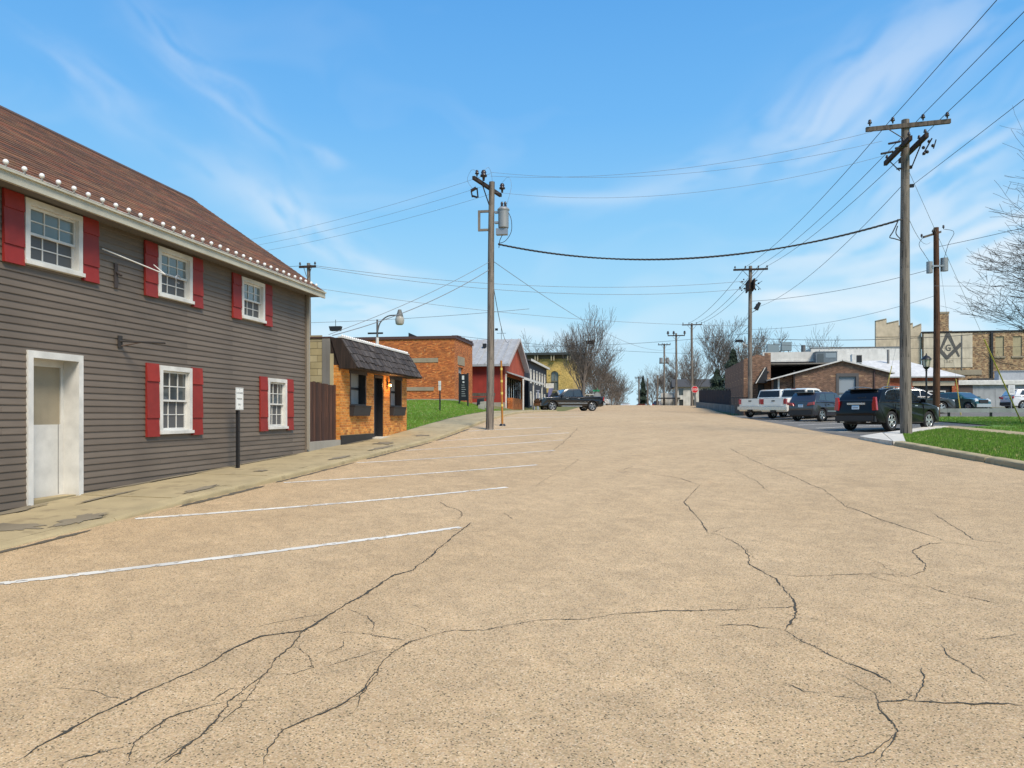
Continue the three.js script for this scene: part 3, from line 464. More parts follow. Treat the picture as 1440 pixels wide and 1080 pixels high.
    box(dr, 'door_glass', M.frost, X - .275, X - .262, 1.5, 2.36, a + .05, b - .14); box(dr, 'door_seam', M.greyB, X - .2405, X - .236, .45, 1.5, b - .2, b - .19);
    box(h, 'threshold', M.conc, X - .24, X - .02, .2, .43, a + .09, b - .09);
  }
  // eave: gutter board, dark soffit, lapped shingle courses
  const ex0 = X + .37, ey = 3.21 + EY, rx = -11.85, ry = 5.80 + EY, RD0 = D0 - .3, RD1 = D1 + .32;
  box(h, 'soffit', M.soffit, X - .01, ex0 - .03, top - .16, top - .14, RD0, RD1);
  world(h, 'fascia', merge([bgeo(ex0 - .03, ex0 + .02, ey - .185, ey - .02, RD0, RD1), bgeo(ex0 + .02, ex0 + .055, ey - .06, ey - .03, RD0, RD1)]), M.cream);
  world(h, 'barge_board', merge([quad([ex0, ey - .19, RD1], [ex0, ey - .02, RD1], [rx, ry - .06, RD1], [rx, ry - .24, RD1], .04)]), M.cream);
  const sx = rx - ex0, sy = ry - ey, SL = Math.hypot(sx, sy), n = 34, up = [-sy / SL * -1, 0];
  const nx = sy / SL, ny = -sx / SL; // outward normal of the street slope
  const roof = world(h, 'roof', merge([quad([ex0, ey - .03, RD0], [ex0, ey - .03, RD1], [rx, ry - .03, RD1], [rx, ry - .03, RD0], .08).clone(), quad([2 * rx - ex0, ey - .03, RD1], [2 * rx - ex0, ey - .03, RD0], [rx, ry - .03, RD0], [rx, ry - .03, RD1], .08)]), M.ridge);
  const rO = org(roof);
  for (let k = 0; k < n; k++) { // courses: butt edge proud, head tucked under the next
    const t0 = k / n, t1 = (k + 1.04) / n, P = (t, o) => [ex0 + sx * t + nx * o, ey + sy * t + ny * o];
    const [ax, ay] = P(t0, .001), [bx, by] = P(Math.min(1, t1), -.005), [cx, cy] = P(t0, -.025), p = [], uv = [];
    const seg = 22; const v = (x, y, d, s) => { p.push(x, y, -d); uv.push(d + (k * .37) % 1.9, s); };
    for (let i = 0; i < seg; i++) { const a = lerp(RD0, RD1, i / seg), b = lerp(RD0, RD1, (i + 1) / seg), j = (q) => (hash2(q, k, 8) - .5) * .006; const s0 = t0 * SL, s1 = t1 * SL, ja = j(i), jb = j(i + 1);
      v(ax + nx * ja, ay + ny * ja, a, s0); v(ax + nx * jb, ay + ny * jb, b, s0); v(bx, by, b, s1); v(ax + nx * ja, ay + ny * ja, a, s0); v(bx, by, b, s1); v(bx, by, a, s1);
      v(cx, cy, a, s0); v(cx, cy, b, s0); v(ax + nx * jb, ay + ny * jb, b, s0); v(cx, cy, a, s0); v(ax + nx * jb, ay + ny * jb, b, s0); v(ax + nx * ja, ay + ny * ja, a, s0); }
    const g = new THREE.BufferGeometry(); g.setAttribute('position', new THREE.Float32BufferAttribute(p, 3)); g.setAttribute('uv', new THREE.Float32BufferAttribute(uv, 2)); g.translate(-rO[0], -rO[1], -rO[2]); g.computeVertexNormals(); put(roof, 'shingle_course', g, M.shingle);
  }
  world(roof, 'ridge_cap', merge([quad([rx + .16, ry - .1, RD0], [rx + .16, ry - .1, RD1], [rx, ry + .012, RD1], [rx, ry + .012, RD0], .02), quad([rx - .16, ry - .1, RD1], [rx - .16, ry - .1, RD0], [rx, ry + .012, RD0], [rx, ry + .012, RD1], .02)]), M.ridge);
  // string of white globe bulbs clipped along the roof edge
  const sl = thing('string_lights', 'string of white globe bulbs along the eave of the clapboard house', 'string lights', ex0 + .03, ey, 10);
  const cable = []; const gb = new THREE.SphereGeometry(.036, 10, 8), gs = new THREE.CylinderGeometry(.016, .018, .04, 6), bm = mat([.8, .79, .75], .25), so = org(sl);
  for (let k = 0; k < 56; k++) { const d = RD0 + .1 + k * .3, j = (hash2(k, 1, 3) - .5) * .02; cable.push([ex0 + .035, ey - .012 + j * .4, d]); const b = put(sl, 'bulb', gb, bm, ex0 + .035 + j - so[0], ey + .055 + j * .5 - so[1], -d - so[2]); put(b, 'socket', gs, M.greyB, 0, -.045, 0); }
  world(sl, 'cable', tube(cable, .006, 120, 4), M.white);
  // iron sign brackets left on the wall
  const br = thing('sign_bracket', 'white rod bracket with a dark scroll hook beside the upper window', 'bracket', X, 3.9, 11.6);
  world(br, 'stay_rod', rod([X + .03, 4.17 + .12, 10.98], [X + .55, 4.02, 11.85], .011), M.white);
  world(br, 'stay_rod', rod([X + .3, 4.2, 11.9], [X + .55, 4.02, 11.85], .009), M.white);
  world(br, 'mounting_plate', merge([bgeo(X + .012, X + .03, 3.72, 4.12, 11.28, 11.36), rod([X + .03, 3.98, 11.32], [X + .12, 3.92, 11.32], .02)]), mat([.05, .04, .038], .8));
  const sc = []; for (let k = 0; k <= 14; k++) { const a = k / 14 * 5.2; sc.push([X + .56, 4.0 + Math.sin(a) * .07, 12.2 + Math.cos(a) * .07]); } world(br, 'scroll', merge([tube(sc, .009, 30, 5), rod([X + .55, 4.02, 11.85], [X + .56, 4.0, 12.27], .008)]), M.steel);
  const b2 = thing('iron_bracket', 'rusty black iron sign arm fixed above the ground floor', 'bracket', X, 2.82, 11.5);
  world(b2, 'arm', merge([rod([X + .02, 2.86, 11.42], [X + .62, 2.85, 11.75], .016), bgeo(X + .011, X + .03, 2.75, 2.95, 11.37, 11.47)]), mat([.03, .026, .024], .8));
  world(b2, 'brace', rod([X + .02, 2.78, 11.44], [X + .3, 2.85, 11.57], .01), mat([.09, .06, .045], .9));
}
{ // parking sign
  const x = -8.12, d = 14.6, y0 = slabY(x, d), s = thing('parking_sign', 'white customer parking sign on a black post by the clapboard house', 'sign', x, y0, d);
  world(s, 'post', merge([bgeo(x - .022, x + .022, y0 - .05, y0 + 1.62, d - .03, d + .03), bgeo(x - .03, x - .0225, y0 - .05, y0 + 1.62, d - .045, d + .045)]), M.black);
  const t = canvasTex(192, 288, (c, w, h) => { c.fillStyle = '#e6e6e0'; c.fillRect(0, 0, w, h); c.strokeStyle = '#30322f'; c.lineWidth = 4; c.strokeRect(8, 8, w - 16, h - 16); c.fillStyle = '#2c2e2c'; c.textAlign = 'center'; c.font = 'bold 30px sans-serif'; c.fillText('CUSTOMER', w / 2, 82); c.fillText('PARKING', w / 2, 156); c.fillText('ONLY', w / 2, 230); c.beginPath(); c.arc(w / 2, 24, 5, 0, 7); c.arc(w / 2, h - 24, 5, 0, 7); c.fill(); });
  const [g, ms] = plate(.305, .457, .006, t); const p = put(s, 'sign_plate', g, ms, .028, 1.42, 0); p.rotation.y = Math.PI / 2;
}
{ // plank fence between house and bar
  const f = thing('plank_fence', 'dark stained plank fence between the house and the brick bar', 'fence', -8.6, slabY(-8.5, 19.8), 19.8), R = rng(3);
  box(f, 'footing', M.foundation, -8.72, -8.46, .4, .93, 18.66, 20.9);
  for (let k = 0; k < 16; k++) { const d = 18.66 + k * .14; box(f, 'plank', M.fence[Math.floor(R() * 4)], -8.64 + R() * .012, -8.61 + R() * .012, .932, 2.56 - R() * .03 - k * .004, d + .004, d + .134, k % 4); }
  for (const y of [1.2, 1.8, 2.3]) box(f, 'rail', M.darkwood, -8.72, -8.66, y, y + .08, 18.66, 20.9);
}

// ---------------------------------------------------------------- small brick bar with a shake mansard
{
  const X = -8.47, D0 = 20.9, D1 = 27.25, b = thing('brick_bar', 'small orange brick bar with a wood shake mansard and black windows', 'building', X, slabY(X, 24), 24);
  const w1 = [21.63, 22.99, .26 + EY, 1.36 + EY], w2 = [25.32, 26.62, .26 + EY, 1.36 + EY], dr = [23.72, 24.66, -1 + EY, 1.3 + EY];
  world(b, 'wall', wallGeo('x', X - .3, X, D0, D1, .3, 1.42 + EY, [w1, w2, dr]), M.bOrange);
  box(b, 'far_wall', M.bOrange, -15, X - .301, .3, 2.1 + EY, D1 - .3, D1);
  box(b, 'roof', M.asph, -15, X - .05, 2.06 + EY, 2.15 + EY, D0 + .2, D1 - .301);
  box(b, 'upper_wall', M.darkwood, X - .29, X - .01, 1.42 + EY, 2.2 + EY, D0 + .002, D1);
  box(b, 'base_band', M.black, X, X + .03, .3, -.76 + EY + .16, D0, 23.7);
  // side wall: cream concrete blocks laid one by one
  box(b, 'side_wall', M.mortar, -15, X - .302, .3, 2.2 + EY, D0 + .012, D0 + .2);
  const R = rng(8); for (let r = 0; r < 9; r++) { const y = 2.2 + r * .194; for (let k = 0; k < 9; k++) { const x1 = X - .5 - k * .405 + (r % 2 ? .2 : 0), x0 = x1 - .393; box(b, 'block', M.block[Math.floor(R() * 4)], x0, Math.min(x1, X - .55), y, y + .183, D0 - R() * .006, D0 + .012, (r + k) % 3); } }
  box(b, 'pilaster', M.greyB, X - .545, X - .305, .3, 2.2 + EY, D0 - .02, D0 + .011);
  box(b, 'corner_post', M.block[2], X - .304, X - .2, 1.6, 1.75 + EY, D0 - .025, D0 - .001);
  box(b, 'coping', M.coping, -15, X - .28, 2.2 + EY, 2.24 + EY, D0 - .03, D0 + .25);
  // windows: deep black reveals, pale blinds behind the glass, black boxes below
  for (const w of [w1, w2]) {
    const f = boxesW(b, 'window', M.black, [[X - .3, X + .012, w[2], w[3], w[0], w[0] + .07], [X - .3, X + .012, w[2], w[3], w[1] - .07, w[1]], [X - .3, X + .012, w[3] - .1, w[3], w[0] + .07, w[1] - .07], [X - .3, X + .012, w[2], w[2] + .06, w[0] + .07, w[1] - .07], [X - .25, X - .2, w[2] + .5, w[2] + .57, w[0] + .07, w[1] - .07]]);
    box(f, 'pane', M.curtain, X - .235, X - .225, w[2] + .06, w[2] + .5, w[0] + .07, w[1] - .07, 1); box(f, 'pane', M.curtain, X - .235, X - .225, w[2] + .57, w[3] - .1, w[0] + .07, w[1] - .07);
    const pb = world(b, 'window_box', merge([prism([[X + .001, w[2] - .30], [X + .12, w[2] - .30], [X + .17, w[2] - .01], [X + .001, w[2] - .01]], w[0] - .03, w[1] + .03)]), mat([.022, .022, .024], .6)); box(pb, 'rim', M.black, X + .001, X + .185, w[2] - .01, w[2] + .012, w[0] - .04, w[1] + .04);
    box(b, 'lintel', M.black, X + .001, X + .02, w[3] - .14, w[3], w[0] - .06, w[1] + .06);
  }
  const d = boxesW(b, 'door', M.black, [[X - .26, X - .2, .5, 2.9, dr[0] + .12, dr[1] - .06]]);
  boxesW(b, 'door_frame', M.lightgrey, [[X - .22, X - .02, .5, 2.94, dr[0], dr[0] + .07]]); boxesW(b, 'door_frame', M.black, [[X - .22, X - .02, .5, 2.94, dr[1] - .06, dr[1]], [X - .22, X + .01, 2.85, 2.94, dr[0] + .07, dr[1] - .06]]);
  world(d, 'door_handle', merge([rod([X - .17, 1.55, dr[0] + .2], [X - .17, 1.8, dr[0] + .2], .014), ball(X - .18, 1.68, dr[0] + .2, .03)]), M.steel);
  box(b, 'doorstep', M.concW, X - .25, X + .25, slabY(X, 24) - .02, slabY(X, 24) + .03, 23.5, 24.9);
  // mansard of individual shakes
  const yT = 2.2 + EY, yB = 1.37 + EY, xT = X + .02, xB = X + .5, E0 = D0 - .04, E1 = D1 + .22;
  const ms = world(b, 'mansard', merge([prism([[X - .28, yT], [xT, yT], [xB, yB], [xB, yB - .05], [X - .02, yB - .05], [X - .02, yB + .02]], E0, E1)]), M.darkwood);
  const nx = (yT - yB) / Math.hypot(xB - xT, yT - yB), ny = (xB - xT) / Math.hypot(xB - xT, yT - yB);
  for (let r = 0; r < 4; r++) for (let dd = E0; dd < E1 - .05;) {
    const wd = Math.min(.13 + R() * .17, E1 - dd), t0 = r / 4 - .02 - R() * .07 * (r ? 1 : .4), t1 = Math.min(1, (r + 1) / 4 + .08), o = .012 + R() * .018, P = (t, q, dv) => [lerp(xB, xT, t) + nx * q, lerp(yB, yT, t) + ny * q, dv], g = quad(P(t0, o + .02, dd + .006), P(t0, o + .02, dd + wd - .006), P(t1, .012, dd + wd - .006), P(t1, .012, dd + .006), .018);
    world(ms, 'shake', g, M.shake[Math.floor(R() * 5)]); dd += wd;
  }
  const cap = box(b, 'ridge_trim', M.white, X - .06, X + .07, yT + .001, yT + .035, E0, E1 - .1);
  // bulbs along the top of the mansard
  const sl = thing('string_lights', 'row of small white bulbs along the top of the shake mansard', 'string lights', X + .05, yT + .05, 24); const gb = new THREE.SphereGeometry(.035, 8, 6), so = org(sl), bm = mat([.8, .79, .75], .25);
  for (let k = 0; k < 40; k++) put(sl, 'bulb', gb, bm, X + .03 - so[0], yT + .068 - so[1], -(E0 + .1 + k * .16) - so[2]);
  world(sl, 'cable', rod([X + .03, yT + .042, E0], [X + .03, yT + .042, E1 - .1], .007), M.white);
  // lit wall lantern
  const lx = X + .1, ly = .97 + EY, ld = 25.02, wl = thing('wall_lantern', 'small lit amber wall lantern beside the bar door', 'lamp', X, ly, ld);
  world(wl, 'bracket', merge([bgeo(X + .001, X + .025, ly + .03, ly + .16, ld - .04, ld + .04), rod([X + .02, ly + .12, ld], [lx, ly + .12, ld], .012), rod([lx, ly + .075, ld], [lx, ly + .13, ld], .06, .015, 8)]), M.blackM);
  world(wl, 'glass_lamp', (() => { const g = new THREE.SphereGeometry(.055, 12, 10); g.translate(lx, ly + .02, -ld); return g; })(), mat([.9, .6, .3], .4, { emissive: new THREE.Color(1, .36, .08), emissiveIntensity: 2.2 }));
  const pl = new THREE.PointLight(new THREE.Color(1, .5, .18), .9); pl.position.set(lx + .08 - wl.position.x, .02, 0); pl.castShadow = true; wl.add(pl);
}
// ---------------------------------------------------------------- gooseneck street lamp behind the bar
{
  const x = -11.1, d = 31.5, y0 = H(x, d), s = thing('street_lamp', 'gooseneck street lamp with a bell shaped globe standing behind the bar', 'street lamp', x, y0, d), y1 = 5.72;
  world(s, 'pole', rod([x, y0 - .05, d], [x, y1, d], .055, .04, 10), mat([.09, .09, .09], .5)); world(s, 'pole_sleeve', rod([x, 3.9, d], [x, 4.95, d], .07, .065, 10), M.white);
  world(s, 'crossarm', bgeo(x - .42, x + .25, 5.1, 5.17, d - .03, d + .03), M.blackM);
  world(s, 'arm', tube([[x, 5.15, d], [x + .12, 5.6, d + .05], [x + .45, 5.86, d + .05], [x + .85, 5.9, d + .05]], .028, 24, 7), mat([.09, .09, .09], .5));
  world(s, 'lamp_head', (() => { const g = new THREE.LatheGeometry([[.0, .32], [.07, .31], [.1, .2], [.13, .12], [.16, .0]].map((p) => new THREE.Vector2(...p)), 14); g.translate(x + .98, 5.82, -d - .05); return g; })(), mat([.12, .12, .11], .6)); world(s, 'globe', (() => { const g = new THREE.LatheGeometry([[.16, .0], [.2, -.12], [.17, -.3], [.12, -.34], [0, -.35]].map((p) => new THREE.Vector2(...p)), 14); g.translate(x + .98, 5.82, -d - .05); return g; })(), mat([.4, .38, .33], .3));
}
// ---------------------------------------------------------------- orange brick building
{
  const xF = -12.55, D0 = 51.3, D1 = 57, y0 = 1.9, yT = 5.36 + EY, b = thing('orange_brick_building', 'flat roofed orange brick building with stone lintels above the lawn', 'building', xF, H(xF, D0), D0);
  world(b, 'wall', wallGeo('d', D0, D0 + .3, -26, xF, y0, yT - .12, [[-22, -19.8, 3.8, 5.75]]), M.bRust);
  world(b, 'street_wall', wallGeo('x', xF - .3, xF, D0 + .301, D1, y0, yT - .12, [[52.5, 53.9, 2.3, 5.0]]), M.bRust);
  box(b, 'rear_wall', M.bRust, -26, xF - .301, y0, yT - .14, D1 - .3, D1);
  box(b, 'roof', M.asph, -26, xF - .3, yT - .4, yT - .3, D0 + .3, D1 - .3);
  world(b, 'parapet_coping', merge([bgeo(-26.1, xF + .08, yT - .14, yT + .05, D0 - .08, D0 + .32), bgeo(xF - .32, xF + .08, yT - .14, yT + .05, D0 + .321, D1 + .1)]), M.coping);
  for (let k = 0; k < 12; k++) box(b, 'coping_tile', M.coping, xF - .3, xF + .12, yT + .051, yT + .12 + (k % 3) * .02, D0 + .4 + k * .42, D0 + .7 + k * .42);
  box(b, 'foundation', M.foundation, -26, xF + .06, y0 - .4, 2.72, D0 - .1, D0 - .001); box(b, 'foundation', M.foundation, xF + .001, xF + .1, y0 - .4, 2.68, D0, 52.3);
  box(b, 'lintel', M.stone, -16.4, -13.7 + .0, 4.85 + .4, 5.55 + .0, D0 - .03, D0 + .1); box(b, 'lintel', M.stone, -16.5, -14, 2.95 + .35, 3.1 + .45, D0 - .05, D0 + .1);
  box(b, 'lintel', M.stone, xF - .1, xF + .03, 5.15, 5.75, 52.2, 54.3);
  const dr = box(b, 'door', M.darkwood, xF - .2, xF - .14, 2.3, 4.4, 52.5, 53.9); box(dr, 'transom', M.curtain, xF - .2, xF - .14, 4.42, 5.0, 52.5, 53.9); box(dr, 'door_pane', M.glass, xF - .139, xF - .13, 3.3, 4.25, 52.75, 53.65);
  const bw = boxesW(b, 'window', M.darkwood, [[-22, -21.88, 3.8, 5.75, D0 + .08, D0 + .2], [-19.92, -19.8, 3.8, 5.75, D0 + .08, D0 + .2], [-21.88, -19.92, 5.63, 5.75, D0 + .08, D0 + .2], [-21.88, -19.92, 3.8, 3.92, D0 + .08, D0 + .2], [-20.95, -20.85, 3.92, 5.63, D0 + .1, D0 + .2]]); box(bw, 'pane', M.glass, -21.88, -19.92, 3.92, 5.63, D0 + .21, D0 + .22);
  box(b, 'step', M.greyB, xF, xF + .7, 1.9, 2.35, 52.4, 54);
}
{ // black notice board and small sign on the lawn
  const x = -10.42, d = 44.9, y = H(x, d), s = thing('notice_board', 'tall narrow black notice board with white lettering on the lawn', 'sign', x, y, d);
  for (const q of [-.26, .26]) world(s, 'post', bgeo(x + q - .04, x + q + .04, y - .05, y + 2.05, d - .04, d + .04), M.black);
  const t = canvasTex(96, 320, (c, w, h) => { c.fillStyle = '#15161a'; c.fillRect(0, 0, w, h); c.fillStyle = '#c9cac8'; c.fillRect(26, 20, 30, 50); c.fillRect(34, 90, 24, 18); c.fillStyle = '#8f9290'; for (let k = 0; k < 6; k++) c.fillRect(20, 130 + k * 26, 40 + (k % 3) * 8, 7); });
  const [g, ms] = plate(.44, 1.6, .03, t); put(s, 'panel', g, ms, 0, 1.2, 0);
  const x2 = -9.95, d2 = 37.6, y2 = H(x2, d2), s2 = thing('lawn_sign', 'small white two panel sign on a thin black post on the lawn', 'sign', x2, y2, d2);
  world(s2, 'post', bgeo(x2 - .03, x2 + .03, y2 - .05, y2 + 1.2, d2 - .03, d2 + .03), M.black);
  const t2 = canvasTex(64, 160, (c, w, h) => { c.fillStyle = '#d9dad6'; c.fillRect(0, 0, w, h); c.fillStyle = '#55585a'; for (let k = 0; k < 6; k++) c.fillRect(12, 16 + k * 24, 40, 6); c.fillRect(0, 78, w, 4); });
  const [g2, m2] = plate(.13, .47, .006, t2); put(s2, 'sign_plate', g2, m2, 0, 1.4, .04);
}
// ---------------------------------------------------------------- red building with a standing-seam roof
{
  const xF = -10.6, xB = -24, D0 = 60, D1 = 70.4, y0 = 1.9, yE = 4.2 + EY, yR = 6.5 + EY, Dm = 65.2, b = thing('red_building', 'red shop with a grey metal gable roof and porch awning', 'building', xF, H(xF, D0), D0);
  world(b, 'side_wall', merge([bgeo(xB, xF, y0, yE - .05, D0, D0 + .2)]), M.redwall);
  world(b, 'gable', prismX([[D0 + .201, y0 + 2.9], [D1, y0 + 2.9], [D1, yE], [Dm, yR - .12], [D0 + .201, yE - .06]], xF - .2, xF), M.redgable);
  box(b, 'far_wall', M.redwall, xB, xF, y0, yE - .05, D1 + .001, D1 + .2);
  const xo = xF + .45, xb = xB, Do0 = D0 - .5, Do1 = D1 + .6, s = (yR - yE) / (Dm - D0), yo0 = yE - .0 - .5 * s;
  const roof = world(b, 'roof', merge([quad([xb, yo0, Do0], [xo, yo0, Do0], [xo, yR, Dm], [xb, yR, Dm], .12), quad([xo, yo0, Do1], [xb, yo0, Do1], [xb, yR, Dm], [xo, yR, Dm], .12)]), M.metalroof);
  for (let k = 0; k < 22; k++) { const x = xo - .15 - k * .6; world(roof, 'standing_seam', quad([x - .03, yo0 + .05, Do0], [x + .03, yo0 + .05, Do0], [x + .03, yR + .05, Dm], [x - .03, yR + .05, Dm], .045), M.metalroof); }
  world(b, 'barge_board', merge([quad([xo + .03, yo0 - .2, Do0], [xo + .03, yR - .2, Dm], [xo + .03, yR + .05, Dm], [xo + .03, yo0 + .04, Do0], .04), quad([xo + .03, yo0 - .2, Do1], [xo + .03, yo0 + .04, Do1], [xo + .03, yR + .05, Dm], [xo + .03, yR - .2, Dm], .04)]), mat([.42, .38, .36], .7));
  box(b, 'eave_trim', M.lightgrey, xb, xo, yo0 - .16, yo0 - .02, Do0 - .02, Do0 + .02);
  box(b, 'roof_vent', M.black, xF - 2.4, xF - 2.1, yR - 1.1, yR - .55, Dm - 2.2, Dm - 1.9); world(b, 'roof_fin', prismX([[Dm, yR], [Dm + .3, yR], [Dm + .3, yR + .2]], xF - 8, xF - 7.9), M.black); world(b, 'roof_fin', merge([prism([[xF - 9.6, yR - .1], [xF - 7.6, yR - .1], [xF - 9.6, yR + .75]], Dm + .3, Dm + .4)]), M.black);
  // weather vane
  const v = thing('weather_vane', 'thin weather vane on the ridge of the red building', 'weather vane', xF - 1.2, yR, Dm); world(v, 'spindle', rod([xF - 1.2, yR - .05, Dm], [xF - 1.2, yR + 1.1, Dm], .02), M.blackM); world(v, 'arm', merge([bgeo(xF - 1.6, xF - .8, yR + .5, yR + .53, Dm - .015, Dm + .015), bgeo(xF - 1.75, xF - 1.5, yR + .75, yR + .95, Dm - .01, Dm + .01)]), M.blackM);
  // porch awning and shopfront
  world(b, 'awning', quad([xF, 5.15, D0 + .6], [xF + 1.5, 4.62, D0 + .6], [xF + 1.5, 4.62, D1 + 2.2], [xF, 5.15, D1 + 2.2], .09), M.lightgrey);
  box(b, 'awning_fascia', M.white, xF + 1.48, xF + 1.54, 4.44, 4.63, D0 + .6, D1 + 2.2);
  world(b, 'shopfront', wallGeo('x', xF - .2, xF, D0 + .201, D1, y0, y0 + 2.9, [[60.7, 68.9, 2.9, 4.7]]), M.bRust);
  for (let k = 0; k < 7; k++) { const a = 60.7 + k * 1.171; const w = boxesW(b, 'window', M.darkwood, [[xF - .1, xF + .01, 2.9, 4.7, a, a + .1], [xF - .1, xF + .01, 4.6, 4.7, a + .1, a + 1.171], [xF - .1, xF + .01, 2.9, 3.0, a + .1, a + 1.171]]); box(w, 'pane', M.glass, xF - .08, xF - .06, 3.0, 4.6, a + .1, a + 1.171); }
  box(b, 'planter_wall', M.bRust, xF + .1, xF + .5, y0, 3.0, 60.8, 66.8);
  box(b, 'downspout', M.white, xF + .001, xF + .1, y0, 4.9, D0 + .35, D0 + .45);
  for (const [d, n] of [[60.6, 0], [66.5, 1], [72.4, 2]]) box(b, 'porch_post', M.white, xF + 1.36, xF + 1.46, y0, 4.5, d, d + .1);
  box(b, 'foundation', M.foundation, xB, xF + .02, y0 - .4, 2.62, D0 - .06, D0 - .001);
}
{ // bench and stones by the red wall
  const s = thing('low_wooden_bench', 'low grey timber bench beside the red wall', 'bench', -12.5, H(-12.5, 57.8), 57.8); const y = H(-12.5, 57.8);
  box(s, 'seat', M.arm, -14.2, -11, y + .42, y + .5, 57.5, 58.0); box(s, 'backrest', M.arm, -14.2, -11, y + .6, y + .85, 58.05, 58.12); for (const x of [-14, -11.2]) box(s, 'leg', M.arm, x - .06, x + .06, y - .1, y + .419, 57.6, 58.12);
  [[-9.7, 47.2, .34, .5], [-9.4, 45.2, .32, .36], [-10.1, 48.3, .4, .6]].forEach(([x, d, w, h], i) => { const g = toCreasedNormals(new THREE.ExtrudeGeometry(new THREE.Shape([[-w / 2, 0], [w / 2, 0], [w * .46, h], [-w * .42, h * .94]].map((p) => new THREE.Vector2(...p))), { depth: w * .8, bevelEnabled: true, bevelSize: .03, bevelThickness: .03, bevelSegments: 2 }), .6); g.translate(0, 0, -w * .4); const o = put(scene, 'lawn_stone', uvm(g), i === 2 ? M.black : M.foundation, x, H(x, d) + .03, -d); tag(o, ['upright pale stone block at the lawn edge', 'squat pale stone block nearest the sidewalk on the lawn', 'dark square planter block beside the lawn stones'][i], 'stone'); });
}
// ---------------------------------------------------------------- navy two-storey building
{
  const xF = -10.5, xB = -20, D0 = 72.6, D1 = 87, y0 = 1.7, yT = 5.25 + EY, b = thing('navy_building', 'dark navy two storey shop with white sash windows', 'building', xF, H(xF, D0), D0);
  const holes = []; for (const [ya, yb] of [[2.4, 3.9], [4.6, 6.1]]) for (let k = 0; k < 6; k++) holes.push([73.6 + k * 2.2, 74.5 + k * 2.2, ya + .1, yb]);
  world(b, 'street_wall', wallGeo('x', xF - .2, xF, D0, D1, y0, yT, holes), M.navy); box(b, 'side_wall', M.navy, xB, xF - .201, y0, yT + .6, D0, D0 + .2); box(b, 'far_wall', M.navy, xB, xF - .201, y0, yT, D1 - .2, D1);
  world(b, 'roof', merge([quad([xF + .3, yT - .02, D0 - .3], [xF + .3, yT - .02, D1 + .3], [xB, yT + 1.2, D1 + .3], [xB, yT + 1.2, D0 - .3], .12)]), mat([.05, .05, .055], .8)); box(b, 'eave_trim', M.white, xF + .3, xF + .36, yT - .16, yT + .06, D0 - .3, D1 + .3);
  holes.forEach((h) => { const w = boxesW(b, 'window', M.white, [[xF - .1, xF + .04, h[2], h[3], h[0], h[0] + .12], [xF - .1, xF + .04, h[2], h[3], h[1] - .12, h[1]], [xF - .1, xF + .04, h[3] - .12, h[3], h[0] + .12, h[1] - .12], [xF - .1, xF + .04, h[2], h[2] + .1, h[0] + .12, h[1] - .12], [xF - .1, xF - .03, (h[2] + h[3]) / 2 - .04, (h[2] + h[3]) / 2 + .04, h[0] + .12, h[1] - .12]]); box(w, 'pane', M.glass, xF - .09, xF - .08, h[2] + .1, h[3] - .12, h[0] + .12, h[1] - .12); });
  const s = thing('projecting_sign', 'white blank board sign projecting from the navy shop', 'sign', xF + .7, 3.9, 85.5); box(s, 'board', M.white, xF + .1, xF + 1.0, 4.6, 5.15, 85.4, 85.5); box(s, 'bracket', M.blackM, xF, xF + 1.0, 5.2, 5.25, 85.42, 85.48);
  for (const [x, d] of [[-9.85, 71.5], [-9.7, 73.4]]) { const p = thing('porch_post', 'white post in front of the navy shop', 'post', x, H(x, d), d, 0, 'white posts by the navy shop'); world(p, 'shaft', bgeo(x - .09, x + .09, H(x, d) - .1, H(x, d) + 1.7, d - .09, d + .09), mat([.4, .44, .56], .7)); world(p, 'cap', bgeo(x - .13, x + .13, H(x, d) + 1.7, H(x, d) + 1.78, d - .13, d + .13), mat([.4, .44, .56], .7)); }
}
